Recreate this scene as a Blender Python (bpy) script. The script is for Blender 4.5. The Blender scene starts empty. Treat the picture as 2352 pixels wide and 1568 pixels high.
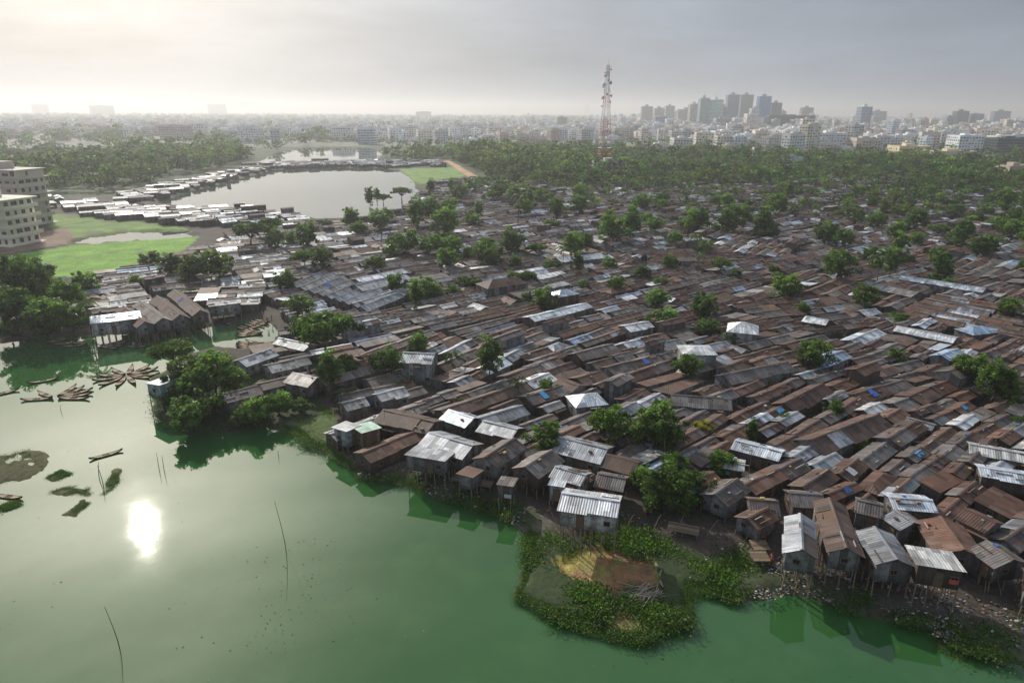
import bpy, math, random
import numpy as np
from mathutils import Matrix, Vector
random.seed(7); rng=np.random.default_rng(7)
rad=math.radians
scene=bpy.context.scene
COL=scene.collection
H=45.0; F=1568.0; PITCH=18.6
R=Matrix.Rotation(rad(90-PITCH),3,'X')@Matrix.Rotation(rad(0.35),3,'Z')
RI=R.transposed()
# survey helpers: where a line of sight meets a horizontal level of the real ground
def ray(px,py): return R@Vector((px-1176,-(py-784),-F))
def G(px,py,z=0.6):
    v=ray(px,py); t=(z-H)/v.z
    return (v.x*t,v.y*t)
def topz(px,py,y):
    v=ray(px,py); return H+v.z*(y/v.y)
def proj(x,y,z):
    v=RI@Vector((x,y,z-H))
    if v.z>-1: return None
    return (1176+F*v.x/-v.z, 784-F*v.y/-v.z, -v.z)
def WP(pl,z=0.6): return np.array([G(a,b,z) for a,b in pl])
# ---------------------------------------------------------------- camera
cam=bpy.data.cameras.new("camera"); co=bpy.data.objects.new("camera",cam); COL.objects.link(co)
cam.lens=24; cam.sensor_width=36; cam.clip_end=40000; cam.clip_start=0.5
co.matrix_world=Matrix.Translation((0,0,H))@R.to_4x4(); scene.camera=co
scene.view_settings.view_transform='Standard'; scene.view_settings.look='None'; scene.view_settings.exposure=0
# ---------------------------------------------------------------- sun + world
AZ=rad(-32.0); EL=rad(29.7)
sd_=Vector((math.sin(AZ)*math.cos(EL),math.cos(AZ)*math.cos(EL),math.sin(EL)))
sun=bpy.data.lights.new("sun",'SUN'); so=bpy.data.objects.new("sun",sun); COL.objects.link(so)
sun.energy=3.6; sun.angle=rad(0.6); sun.color=(1.0,0.94,0.84)
so.rotation_euler=sd_.to_track_quat('Z','Y').to_euler(); so.location=(0,0,200)
W=bpy.data.worlds.new("World"); scene.world=W; W.use_nodes=True
nt=W.node_tree; nt.nodes.clear()
def N(nt,t,**k):
    n=nt.nodes.new(t)
    for a,b in k.items(): setattr(n,a,b)
    return n
def setin(nt,sock,v):
    if isinstance(v,bpy.types.NodeSocket): nt.links.new(v,sock)
    else: sock.default_value=v
def math_(nt,op,a,b=None,clamp=False):
    n=N(nt,'ShaderNodeMath',operation=op,use_clamp=clamp); setin(nt,n.inputs[0],a)
    if b is not None: setin(nt,n.inputs[1],b)
    return n.outputs[0]
def mix_(nt,f,a,b,bt='MIX'):
    n=N(nt,'ShaderNodeMix',data_type='RGBA',blend_type=bt); setin(nt,n.inputs[0],f)
    def c(v): return v if isinstance(v,bpy.types.NodeSocket) else (v[0],v[1],v[2],1)
    setin(nt,n.inputs[6],c(a)); setin(nt,n.inputs[7],c(b)); return n.outputs[2]
def ramp_(nt,v,a,b,c=0.0,d=1.0):
    n=N(nt,'ShaderNodeMapRange'); setin(nt,n.inputs[0],v)
    for i,x in enumerate((a,b,c,d)): n.inputs[1+i].default_value=x
    return n.outputs[0]
def noise_(nt,vec,scale,detail=4,rough=0.55):
    n=N(nt,'ShaderNodeTexNoise'); 
    if vec is not None: nt.links.new(vec,n.inputs['Vector'])
    n.inputs['Scale'].default_value=scale; n.inputs['Detail'].default_value=detail; n.inputs['Roughness'].default_value=rough
    return n.outputs[0]
sky=N(nt,'ShaderNodeTexSky',sky_type='NISHITA'); sky.sun_disc=False; sky.sun_elevation=EL; sky.sun_rotation=AZ
sky.dust_density=4; sky.air_density=1.2
tc=N(nt,'ShaderNodeTexCoord')
dp=N(nt,'ShaderNodeVectorMath',operation='DOT_PRODUCT'); nt.links.new(tc.outputs['Generated'],dp.inputs[0]); dp.inputs[1].default_value=sd_
d=math_(nt,'MAXIMUM',dp.outputs['Value'],0.0)
g1=math_(nt,'POWER',d,9.0); g2=math_(nt,'POWER',d,42.0)
mp=N(nt,'ShaderNodeMapping'); nt.links.new(tc.outputs['Generated'],mp.inputs[0]); mp.inputs['Scale'].default_value=(1,1,4.5); mp.inputs['Rotation'].default_value=(0,0.12,0)
cl=noise_(nt,mp.outputs[0],2.3,6,0.55)
cl=ramp_(nt,cl,0.33,0.68,0.72,1.2)
basec=mix_(nt,1.0,(0.315,0.375,0.475),(1,1,1),'MULTIPLY')
ad=mix_(nt,1.0,basec,mix_(nt,1.0,(0.84,0.73,0.57),g1,'MULTIPLY'),'ADD')
ad=mix_(nt,1.0,ad,mix_(nt,1.0,(4.6,4.3,3.7),g2,'MULTIPLY'),'ADD')
cloud=mix_(nt,1.0,ad,cl,'MULTIPLY')
bg1=N(nt,'ShaderNodeBackground'); nt.links.new(sky.outputs[0],bg1.inputs[0]); bg1.inputs[1].default_value=0.065
bg2=N(nt,'ShaderNodeBackground'); nt.links.new(cloud,bg2.inputs[0]); bg2.inputs[1].default_value=1.0
ms=N(nt,'ShaderNodeMixShader'); ms.inputs[0].default_value=0.82
nt.links.new(bg1.outputs[0],ms.inputs[1]); nt.links.new(bg2.outputs[0],ms.inputs[2])
ow=N(nt,'ShaderNodeOutputWorld'); nt.links.new(ms.outputs[0],ow.inputs[0])
# ---------------------------------------------------------------- materials
def newmat(name):
    m=bpy.data.materials.new(name); m.use_nodes=True; t=m.node_tree
    p=t.nodes['Principled BSDF']; return m,t,p
def pos(t): return N(t,'ShaderNodeNewGeometry').outputs['Position']
def tint(t):
    a=N(t,'ShaderNodeAttribute'); a.attribute_name='tint'; return a.outputs['Color'],a.outputs['Alpha']
def bump(t,p,h,s,dist=0.1):
    b=N(t,'ShaderNodeBump'); b.inputs['Strength'].default_value=s; b.inputs['Distance'].default_value=dist
    t.links.new(h,b.inputs['Height']); t.links.new(b.outputs[0],p.inputs['Normal'])
def simple(name,rough=0.8,var=0.35,scale=1.5,metal=0.0,bs=0.0):
    m,t,p=newmat(name); c,_=tint(t); n=noise_(t,pos(t),scale,5)
    f=ramp_(t,n,0.25,0.75,1-var,1+var)
    t.links.new(mix_(t,1.0,c,f,'MULTIPLY'),p.inputs['Base Color']); p.inputs['Roughness'].default_value=rough; p.inputs['Metallic'].default_value=metal
    if bs: bump(t,p,n,bs)
    return m
# roof
M_roof,t,p=newmat("corrugated_iron"); c,al=tint(t)
uv=N(t,'ShaderNodeUVMap'); sx=N(t,'ShaderNodeSeparateXYZ'); t.links.new(uv.outputs[0],sx.inputs[0])
U,V_=sx.outputs[0],sx.outputs[1]
sid=math_(t,'FLOOR',math_(t,'DIVIDE',U,0.75)); vid=math_(t,'FLOOR',math_(t,'DIVIDE',V_,1.6))
cx=N(t,'ShaderNodeCombineXYZ'); t.links.new(sid,cx.inputs[0]); t.links.new(vid,cx.inputs[1])
wn=N(t,'ShaderNodeTexWhiteNoise',noise_dimensions='2D'); t.links.new(cx.outputs[0],wn.inputs['Vector'])
wv=wn.outputs['Value']
c1=mix_(t,1.0,c,ramp_(t,wv,0,1,0.5,1.5),'MULTIPLY')
c1=mix_(t,ramp_(t,wv,0.85,0.87,0,0.35),c1,(0.22,0.225,0.24))
cs=N(t,'ShaderNodeCombineXYZ'); t.links.new(math_(t,'MULTIPLY',U,3.2),cs.inputs[0]); t.links.new(math_(t,'MULTIPLY',V_,0.45),cs.inputs[1])
st=noise_(t,cs.outputs[0],1.0,4,0.6)
c2=mix_(t,1.0,c1,ramp_(t,st,0.3,0.7,0.6,1.4),'MULTIPLY')
rn=noise_(t,pos(t),0.35,6,0.65)
rf=math_(t,'ADD',math_(t,'MULTIPLY',rn,1.2),math_(t,'MULTIPLY',wv,0.3))
rf=math_(t,'SUBTRACT',rf,math_(t,'MULTIPLY',al,0.42))
rf=ramp_(t,rf,0.64,0.96,0,0.85)
c3=mix_(t,rf,c2,(0.12,0.058,0.036))
wp=N(t,'ShaderNodeMath',operation='SINE'); t.links.new(math_(t,'MULTIPLY',U,2*math.pi/0.28),wp.inputs[0])
c4=mix_(t,1.0,c3,ramp_(t,wp.outputs[0],-1,1,0.82,1.1),'MULTIPLY')
t.links.new(c4,p.inputs['Base Color'])
t.links.new(math_(t,'MULTIPLY',al,0.5),p.inputs['Metallic'])
t.links.new(math_(t,'ADD',math_(t,'MULTIPLY',al,-0.25),math_(t,'ADD',0.60,math_(t,'MULTIPLY',st,0.15))),p.inputs['Roughness'])
p.inputs['Specular IOR Level'].default_value=0.4
bump(t,p,wp.outputs[0],0.4,0.03)
# wall
M_wall,t,p=newmat("tin_wall"); c,al=tint(t)
uv=N(t,'ShaderNodeUVMap'); sx=N(t,'ShaderNodeSeparateXYZ'); t.links.new(uv.outputs[0],sx.inputs[0])
sid=math_(t,'FLOOR',math_(t,'DIVIDE',sx.outputs[0],0.75))
wn=N(t,'ShaderNodeTexWhiteNoise',noise_dimensions='1D'); t.links.new(sid,wn.inputs['W'])
c1=mix_(t,1.0,c,ramp_(t,wn.outputs['Value'],0,1,0.5,1.5),'MULTIPLY')
n=noise_(t,pos(t),1.6,6,0.65)
c2=mix_(t,ramp_(t,n,0.43,0.66,0,0.78),c1,(0.085,0.052,0.035))
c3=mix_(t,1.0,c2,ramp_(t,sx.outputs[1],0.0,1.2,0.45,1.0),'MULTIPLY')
t.links.new(c3,p.inputs['Base Color']); p.inputs['Roughness'].default_value=0.75
wp=N(t,'ShaderNodeMath',operation='SINE'); t.links.new(math_(t,'MULTIPLY',sx.outputs[0],2*math.pi/0.25),wp.inputs[0]); bump(t,p,wp.outputs[0],0.4,0.03)
M_wood=simple("weathered_wood",0.85,0.4,6)
M_metal=simple("painted_steel",0.5,0.1,0.5,0.2)
M_conc=simple("city_plaster",0.85,0.22,0.09)
M_litter=simple("litter",0.8,0.2,3)
M_glass,t,p=newmat("window_glass"); c,al=tint(t); t.links.new(c,p.inputs['Base Color']); p.inputs['Roughness'].default_value=0.25
M_cloth=simple("cloth",0.9,0.15,8)
# foliage
def leafmat(name,k,tr_):
    M,t,p=newmat(name); c,al=tint(t)
    oi=N(t,'ShaderNodeObjectInfo')
    n=noise_(t,pos(t),0.5,3); n0=noise_(t,pos(t),0.02,3)
    f=math_(t,'MULTIPLY',ramp_(t,n,0.3,0.7,0.7*k,1.3*k),ramp_(t,oi.outputs['Random'],0,1,0.7,1.4))
    cc=mix_(t,1.0,c,f,'MULTIPLY')
    cc=mix_(t,ramp_(t,n0,0.4,0.65,0,0.5),cc,mix_(t,1.0,cc,(1.35,1.1,0.6),'MULTIPLY'))
    t.links.new(cc,p.inputs['Base Color']); p.inputs['Roughness'].default_value=0.55; p.inputs['Specular IOR Level'].default_value=0.3
    tr=N(t,'ShaderNodeBsdfTranslucent'); t.links.new(mix_(t,1.0,cc,(1.35,1.55,0.7),'MULTIPLY'),tr.inputs[0])
    mx=N(t,'ShaderNodeMixShader'); mx.inputs[0].default_value=tr_
    t.links.new(p.outputs[0],mx.inputs[1]); t.links.new(tr.outputs[0],mx.inputs[2]); t.links.new(mx.outputs[0],t.nodes['Material Output'].inputs[0])
    return M
M_leaf=leafmat("foliage",1.08,.43); M_wood_leaf=leafmat("woodland_foliage",.78,.38); M_weed=leafmat("bank_weed",.92,.36)
M_bark=simple("bark",0.9,0.3,4)
# ground
M_ground,t,p=newmat("ground_earth"); c,al=tint(t); ps=pos(t)
n1=noise_(t,ps,0.12,6,0.6); n2=noise_(t,ps,1.7,6,0.7)
c1=mix_(t,1.0,c,ramp_(t,n1,0.3,0.7,0.65,1.35),'MULTIPLY'); c1=mix_(t,1.0,c1,ramp_(t,n2,0.3,0.7,0.55,1.5),'MULTIPLY')
t.links.new(c1,p.inputs['Base Color'])
t.links.new(math_(t,'SUBTRACT',0.95,math_(t,'MULTIPLY',al,0.62)),p.inputs['Roughness']); bump(t,p,n2,0.5,0.3)
# water
M_water,t,p=newmat("algae_water"); ps=pos(t)
n1=noise_(t,ps,0.018,5,0.55); n2=noise_(t,ps,0.16,5,0.6)
cw=mix_(t,ramp_(t,n1,0.35,0.65),(0.021,0.092,0.021),(0.042,0.125,0.036))
cw=mix_(t,ramp_(t,n2,0.5,0.75,0,0.5),cw,(0.06,0.15,0.045))
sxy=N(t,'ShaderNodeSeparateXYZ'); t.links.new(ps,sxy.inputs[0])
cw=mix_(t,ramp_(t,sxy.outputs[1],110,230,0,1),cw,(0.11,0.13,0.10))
t.links.new(cw,p.inputs['Base Color']); p.inputs['IOR'].default_value=1.5
t.links.new(ramp_(t,n2,0.35,0.7,0.024,0.038),p.inputs['Roughness'])
mpw=N(t,'ShaderNodeMapping'); t.links.new(ps,mpw.inputs[0]); mpw.inputs['Scale'].default_value=(1,0.6,1); mpw.inputs['Rotation'].default_value=(0,0,0.5)
nb=noise_(t,mpw.outputs[0],2.6,3,0.5)
bump(t,p,nb,0.016,0.05)
# haze
M_haze=bpy.data.materials.new("haze_air"); M_haze.use_nodes=True; t=M_haze.node_tree; t.nodes.clear()
vs=N(t,'ShaderNodeVolumeScatter'); vs.inputs['Color'].default_value=(0.94,0.965,1.0,1); vs.inputs['Density'].default_value=0.00025; vs.inputs['Anisotropy'].default_value=0.43
om=N(t,'ShaderNodeOutputMaterial'); t.links.new(vs.outputs[0],om.inputs['Volume'])
# ---------------------------------------------------------------- builders
class B:
    def __init__(s): s.V=[];s.F=[];s.M=[];s.C=[];s.U=[];s.xf(0,0,0,0)
    def xf(s,x,y,z,a): s.o=(x,y,z); s.c=math.cos(a); s.s=math.sin(a)
    def face(s,pts,col,m=0,uv=None):
        n=len(s.V); ox,oy,oz=s.o
        for i,q in enumerate(pts):
            s.V.append((ox+q[0]*s.c-q[1]*s.s, oy+q[0]*s.s+q[1]*s.c, oz+q[2]))
            s.C.append(col if len(col)==4 else (col[0],col[1],col[2],0.0))
            s.U.append(uv[i] if uv else (0.0,0.0))
        s.F.append(tuple(range(n,n+len(pts)))); s.M.append(m)
    def box(s,x0,x1,y0,y1,z0,z1,col,m=0,bottom=True,topcol=None):
        a,b,c,d=(x0,y0),(x1,y0),(x1,y1),(x0,y1)
        for (p,q) in ((a,b),(b,c),(c,d),(d,a)):
            L=math.hypot(q[0]-p[0],q[1]-p[1])
            s.face([(p[0],p[1],z0),(q[0],q[1],z0),(q[0],q[1],z1),(p[0],p[1],z1)],col,m,[(0,0),(L,0),(L,z1-z0),(0,z1-z0)])
        s.face([(x0,y0,z1),(x1,y0,z1),(x1,y1,z1),(x0,y1,z1)],topcol or col,m,[(0,0),(x1-x0,0),(x1-x0,y1-y0),(0,y1-y0)])
        if bottom: s.face([(x0,y1,z0),(x1,y1,z0),(x1,y0,z0),(x0,y0,z0)],col,m)
    def beam(s,p,q,w,col,m=0,n=4,w2=None):
        p=Vector(p);q=Vector(q);d=(q-p)
        if d.length<1e-6: return
        d.normalize(); u=d.orthogonal().normalized(); v=d.cross(u); w2=w if w2 is None else w2
        P=[];Q=[]
        for i in range(n):
            a=2*math.pi*(i+.5)/n; o=u*math.cos(a)+v*math.sin(a)
            P.append(p+o*w*.5);Q.append(q+o*w2*.5)
        for i in range(n):
            j=(i+1)%n; s.face([tuple(P[i]),tuple(P[j]),tuple(Q[j]),tuple(Q[i])],col,m)
        s.face([tuple(x) for x in P[::-1]],col,m); s.face([tuple(x) for x in Q],col,m)
    def mesh(s,name,mats):
        me=bpy.data.meshes.new(name); me.from_pydata(s.V,[],s.F)
        for m in mats: me.materials.append(m)
        me.polygons.foreach_set('material_index',s.M)
        a=me.color_attributes.new('tint','FLOAT_COLOR','POINT'); a.data.foreach_set('color',np.array(s.C,dtype=np.float32).ravel())
        u=me.uv_layers.new(name='UVMap'); u.data.foreach_set('uv',np.array(s.U,dtype=np.float32).ravel())
        me.update(); return me
def npmesh(name,V,Fq,C,mat):
    me=bpy.data.meshes.new(name); nv=len(V); nf=len(Fq)
    me.vertices.add(nv); me.vertices.foreach_set('co',np.asarray(V,dtype=np.float32).ravel())
    me.loops.add(nf*4); me.loops.foreach_set('vertex_index',np.asarray(Fq,dtype=np.int32).ravel())
    me.polygons.add(nf); me.polygons.foreach_set('loop_start',np.arange(0,nf*4,4,dtype=np.int32))
    try: me.polygons.foreach_set('loop_total',np.full(nf,4,dtype=np.int32))
    except Exception: pass
    me.update(calc_edges=True)
    C=np.asarray(C,dtype=np.float32)
    if C.shape[1]==3: C=np.hstack([C,np.zeros((nv,1),dtype=np.float32)])
    a=me.color_attributes.new('tint','FLOAT_COLOR','POINT'); a.data.foreach_set('color',C.ravel())
    me.materials.append(mat); return me
def obj(name,me,parent=None,loc=(0,0,0),rot=(0,0,0),scale=(1,1,1)):
    o=bpy.data.objects.new(name,me); COL.objects.link(o); o.location=loc; o.rotation_euler=rot; o.scale=scale
    if parent is not None: o.parent=parent
    return o
def thing(name,label,cat,loc=(0,0,0),rotz=0,scale=(1,1,1),group=None,me=None,rot=None):
    o=obj(name,me,None,loc,rot or (0,0,rotz),scale); o['label']=label; o['category']=cat
    if group: o['group']=group
    if me is None: o.empty_display_size=0.5
    return o
def stuff(name,me,label,cat,kind='stuff'):
    o=obj(name,me); o['kind']=kind; o['label']=label; o['category']=cat; return o
def sdist(P,poly):
    x,y=P[:,0],P[:,1]; d=np.full(len(P),1e18); ins=np.zeros(len(P),bool); n=len(poly)
    for i in range(n):
        ax,ay=poly[i]; bx,by=poly[(i+1)%n]; ex,ey=bx-ax,by-ay
        L=ex*ex+ey*ey+1e-12; tt=np.clip(((x-ax)*ex+(y-ay)*ey)/L,0,1)
        d=np.minimum(d,(x-ax-tt*ex)**2+(y-ay-tt*ey)**2)
        if abs(ey)>1e-12:
            c=((ay>y)!=(by>y))&(x<(bx-ax)*(y-ay)/ey+ax); ins^=c
    return np.where(ins,1,-1)*np.sqrt(d)
def inp(x,y,poly): return sdist(np.array([[x,y]]),poly)[0]>0
# ---------------------------------------------------------------- regions
W0=WP([(-700,800),(0,788),(60,778),(110,770),(200,770),(330,762),(460,754),(520,744),(560,732),(600,737),(650,765),(630,785),(560,800),(500,796),(430,815),(352,870),(350,955),(385,985),(480,998),(600,985),(660,995),(740,1040),(790,1068),(830,1098),(920,1112),(980,1138),(1060,1162),(1150,1185),(1205,1225),(1212,1290),(1182,1370),(1300,1430),(1400,1465),(1480,1475),(1530,1440),(1590,1430),(1595,1362),(1650,1368),(1700,1382),(1760,1372),(1850,1368),(1930,1402),(2080,1432),(2170,1462),(2250,1500),(2352,1530),(2900,1750),(2900,2600),(-1500,2600),(-1500,900)],0)
W1=WP([(355,466),(440,440),(545,413),(630,390),(760,385),(880,386),(918,393),(950,415),(962,440),(930,476),(845,498),(740,503),(640,494),(560,482),(450,478)],0)
W2=WP([(590,373),(640,350),(700,340),(830,339),(885,346),(868,364),(760,370),(660,378)],0)
W3=WP([(165,560),(205,546),(300,534),(435,530),(440,545),(380,548),(250,558)],0)
WATERS=[W0,W1,W2,W3]
ISL=[WP(q,0) for q in ([(-60,1050),(20,1040),(60,1033),(105,1040),(100,1080),(60,1100),(0,1115),(-60,1120)],
 [(115,1130),(170,1112),(205,1118),(207,1138),(150,1138)],[(232,1135),(245,1108),(262,1082),(275,1078),(268,1110),(246,1142)],
 [(105,1097),(140,1080),(165,1088),(130,1103)],[(148,1180),(188,1150),(207,1155),(176,1184)],[(0,1165),(30,1152),(50,1160),(10,1172)],
 [(2150,1470),(2200,1465),(2262,1500),(2220,1515),(2160,1495)])]
def wob(P,s=1.0):
    x,y=P[:,0]/s,P[:,1]/s
    return (np.sin(x*.9+1.3*np.sin(y*.7))+np.sin(y*1.1+1.7*np.sin(x*.6+2))+.6*np.sin(x*2.3+y*1.9)+.4*np.sin(x*4.1-y*3.3+1))/3.0
def landsd(P):
    s=np.full(len(P),1e9)
    for w in WATERS: s=np.minimum(s,-sdist(P,w))
    for w in ISL: s=np.maximum(s,np.minimum(sdist(P,w)+wob(P,.7)*.4,.5))
    r=np.hypot(P[:,0],P[:,1]); am=np.clip(r/110,0.4,3)
    return s+wob(P,1.5)*0.7*am+wob(P+37,5)*.5*am+wob(P+11,.5)*.3
nr,na=720,520
rr=np.exp(np.linspace(math.log(24),math.log(13500),nr)); aa=np.radians(np.linspace(-58,58,na))
RR,AA=np.meshgrid(rr,aa,indexing='ij'); P=np.stack([RR.ravel()*np.sin(AA.ravel()),RR.ravel()*np.cos(AA.ravel())],1)
s=landsd(P)
isl_d=np.max(np.stack([sdist(P,w) for w in ISL]),0)
z=np.clip(s*0.45,-1.2,0.6)
z=np.where((isl_d>-1)&(z>0.08),0.08+0.06*wob(P,.6),z)
rP=np.hypot(P[:,0],P[:,1])
z=z+np.where(z>0.3,0.08*wob(P,3),0)
Cg=np.tile(np.array([0.07,0.054,0.043,0.0]),(len(P),1))
def paint(mask,col,f=1.0,wet=0.0):
    f=np.where(mask,f,0.0)[:,None]; Cg[:]=Cg*(1-f)+np.array([*col,wet])*f
paint(rP>430,(.055,.08,.03)); paint(rP>950,(.19,.19,.16))
paint((s<3.5)&(rP<130),(.05,.07,.024),.8); paint((wob(P,2.2)>.25)&(s<4)&(rP<130),(.12,.10,.085),.7)
LIME=WP([(-200,600),(0,588),(110,572),(180,560),(250,556),(380,546),(460,540),(425,572),(330,602),(230,638),(0,628),(-200,640)])
LIME2=WP([(112,492),(250,492),(330,512),(420,520),(440,532),(300,533),(200,545),(160,548),(112,520)])
FLD=WP([(915,388),(1050,384),(1072,402),(1020,420),(960,422),(940,405)])
ROAD=WP([(1016,366),(1026,365),(1098,405),(1078,408)])
PEN=WP([(352,870),(350,955),(385,985),(480,998),(600,985),(700,960),(760,940),(700,900),(600,860),(520,810),(430,812)])
RUB=WP([(-100,560),(0,552),(100,535),(150,520),(172,545),(150,560),(0,586),(-100,600)])
ISLG=WP([(1182,1370),(1212,1290),(1205,1225),(1260,1230),(1450,1230),(1690,1290),(1690,1380),(1595,1362),(1590,1430),(1530,1440),(1480,1475),(1400,1465),(1300,1430)])
ORG=WP([(1262,1285),(1330,1252),(1420,1252),(1505,1285),(1518,1335),(1490,1350),(1455,1350),(1432,1380),(1460,1420),(1500,1440),(1480,1452),(1415,1445),(1392,1428),(1405,1375),(1365,1335),(1300,1320)])
YEL=WP([(1262,1285),(1330,1252),(1375,1260),(1350,1282),(1305,1300)])
BANKG=WP([(640,985),(760,940),(800,1010),(790,1060),(740,1035)])
paint(sdist(P,LIME)>0,(.17,.34,.035)); paint(sdist(P,LIME2)>0,(.15,.25,.05)); paint(sdist(P,FLD)>0,(.17,.28,.06))
paint((sdist(P,LIME2)>0)&(wob(P,6)>.3),(.12,.12,.06),.7)
paint((sdist(P,LIME)>0)&(wob(P,7)>.45),(.12,.22,.05),.6)
paint(sdist(P,ROAD)>0,(.55,.34,.2)); paint(sdist(P,PEN)>0,(.04,.055,.02)); paint(sdist(P,RUB)>0,(.24,.16,.12))
paint(sdist(P,ISLG)>0,(.035,.055,.016)); paint(sdist(P,BANKG)>0,(.08,.12,.03))
sdo=sdist(P,ORG)+wob(P,.9)*.45
sh2=sdist(P,YEL)+wob(P,.7)*.5
org=sdo>0
paint(org,(.30,.15,.055),1,.8); paint(org&(wob(P,.45)>.35),(.22,.13,.05),1,.6); paint(org&(wob(P+9,1.1)>.3),(.38,.22,.09),.8,.9)
paint(org&(wob(P+5,1.6)>.4),(.22,.22,.06),.7,.9); paint(org&(sdo<.5),(.19,.2,.045),.8,.6)
paint((sh2>-1.0)&org,(.34,.26,.06),.5,.9); paint((sh2>.2)&org,(.42,.37,.05),.7,.9); paint((sh2>-.2)&org&(wob(P,.6)>.15),(.2,.26,.05),.7,.8)
paint(isl_d>-1,(.085,.08,.03)); 
z=np.where(sdist(P,LIME)>0,np.minimum(z,.35),z)
z=np.where(sdo>0.2,np.minimum(z,.2+.03*wob(P,1)),z)
i=np.arange(nr-1)[:,None]*na+np.arange(na-1)[None,:]; i=i.ravel()
Fq=np.stack([i,i+1,i+na+1,i+na],1)[:,::-1]
me=npmesh("ground",np.column_stack([P,z]),Fq,Cg,M_ground); me.polygons.foreach_set('use_smooth',np.ones(len(me.polygons),bool))
stuff("ground",me,"dark earth banks, grass fields and city plain","ground",'structure')
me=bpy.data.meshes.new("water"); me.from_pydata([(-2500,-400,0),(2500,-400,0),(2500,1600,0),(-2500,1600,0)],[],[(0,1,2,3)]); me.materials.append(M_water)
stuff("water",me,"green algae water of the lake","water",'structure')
b=B(); b.box(-9000,9000,-600,14500,-4,170,(1,1,1)); me=b.mesh("sky",[M_haze]); 
stuff("sky",me,"pale hazy air under the overcast sky","sky",'structure')
# ---------------------------------------------------------------- houses
RT={'rust':[(.13,.068,.046),(.155,.082,.053),(.10,.060,.045),(.185,.10,.066),(.12,.08,.063),(.145,.095,.075),(.088,.053,.041)],
    'dark':[(.165,.15,.14),(.12,.108,.10),(.205,.195,.185),(.14,.12,.108),(.175,.165,.16)],
    'light':[(.31,.33,.36),(.39,.41,.44),(.25,.26,.28),(.34,.325,.31)],
    'bright':[(.64,.69,.75),(.56,.62,.70),(.70,.72,.74),(.60,.59,.57)],  # bluish sky reflection is put into the light and bright roof tints
    'blue':[(.40,.52,.68)], 'green':[(.26,.40,.34)]}
RA={'rust':.02,'dark':.18,'light':.55,'bright':.8,'blue':.6,'green':.5}
WT=[(.16,.155,.15),(.21,.21,.21),(.13,.09,.065),(.15,.12,.10),(.25,.25,.26),(.09,.072,.06)]
OH=.26
def jit(c,a=.15):
    k=1+random.uniform(-a,a); return (c[0]*k,c[1]*k,c[2]*k)
def roofgeo(b,h,m=0):
    L,Wd,hw,hr,ty,kd=h['L'],h['W'],h['hw'],h['hr'],h['ty'],h['kd']
    oh=OH; x0,x1=-L/2-oh,L/2+oh; y1=Wd/2+oh
    al=RA[ty]; base=random.choice(RT[ty]); uo=random.uniform(0,500)
    if kd=='hip':
        rl=max(0.3,L/2-Wd/2); sl=hr/(Wd/2); ze=hw-oh*sl; zr=hw+hr
        e=[(x0,-y1,ze),(x1,-y1,ze),(x1,y1,ze),(x0,y1,ze)]; r0=(-rl,0,zr); r1=(rl,0,zr)
        for pts in ([e[0],e[1],r1,r0],[e[2],e[3],r0,r1]): b.face(pts,(*jit(base),al),m,[(0+uo,y1),(L+uo,y1),(L/2+rl+uo,0),(L/2-rl+uo,0)])
        for pts in ([e[1],e[2],r1],[e[3],e[0],r0]): b.face(pts,(*jit(base),al),m,[(0+uo,y1),(Wd+uo,y1),(Wd/2+uo,0)])
        return
    near=h.get('near',1)
    n=max(1,int(round(L/random.uniform(2.0,4.2)))) if near else max(1,int(L/5))
    sides=(-1,1) if kd=='gable' else (1,)
    for sgn in sides:
        for k in range(n):
            a0=x0+(x1-x0)*k/n; a1=x0+(x1-x0)*(k+1)/n; al2=al; col=jit(base,.2)
            r=random.random()
            if n>1 and r<.2 and not h.get('pure'): 
                t2=random.choice(['rust','dark','light','rust','dark','rust']); col=random.choice(RT[t2]); al2=RA[t2]
            dz=random.uniform(-.03,.05); ex=random.uniform(-.12,.18)
            if kd=='gable':
                sl=hr/(Wd/2); zr=hw+hr+dz; ye=sgn*(y1+ex); ze=hw-(oh+ex)*sl+dz; yr=0.0
            else:
                sl=hr/Wd; zr=hw+hr+oh*sl+dz; yr=-y1; ye=y1+ex; ze=hw-(oh+ex)*sl+dz
            S=math.hypot(ye-yr,zr-ze)
            q=[(a0,yr,zr),(a1,yr,zr),(a1,ye,ze),(a0,ye,ze)]
            uvs=[(a0+uo,0),(a1+uo,0),(a1+uo,S),(a0+uo,S)]
            if sgn>0: q=q[::-1]; uvs=uvs[::-1]
            b.face(q,(*col,al2),m,uvs)
            if near:
                th=.07; dk=(col[0]*.5,col[1]*.5,col[2]*.5,0)
                b.face([(a0,ye,ze-th),(a1,ye,ze-th),(a1,ye,ze),(a0,ye,ze)],dk,m)
                if k==0: b.face([(a0,yr,zr-th),(a0,ye,ze-th),(a0,ye,ze),(a0,yr,zr)],dk,m)
                if k==n-1: b.face([(a1,yr,zr-th),(a1,ye,ze-th),(a1,ye,ze),(a1,yr,zr)],dk,m)
    if kd=='gable' and near:
        c=jit(base,.2); 
        for sgn in (-1,1):
            sl=hr/(Wd/2); b.face([(x0,0,hw+hr+.09),(x1,0,hw+hr+.09),(x1,sgn*.22,hw+hr+.09-.22*sl),(x0,sgn*.22,hw+hr+.09-.22*sl)],(*c,al),m,[(0,0),(.3,0),(.3,.3),(0,.3)])
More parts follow.
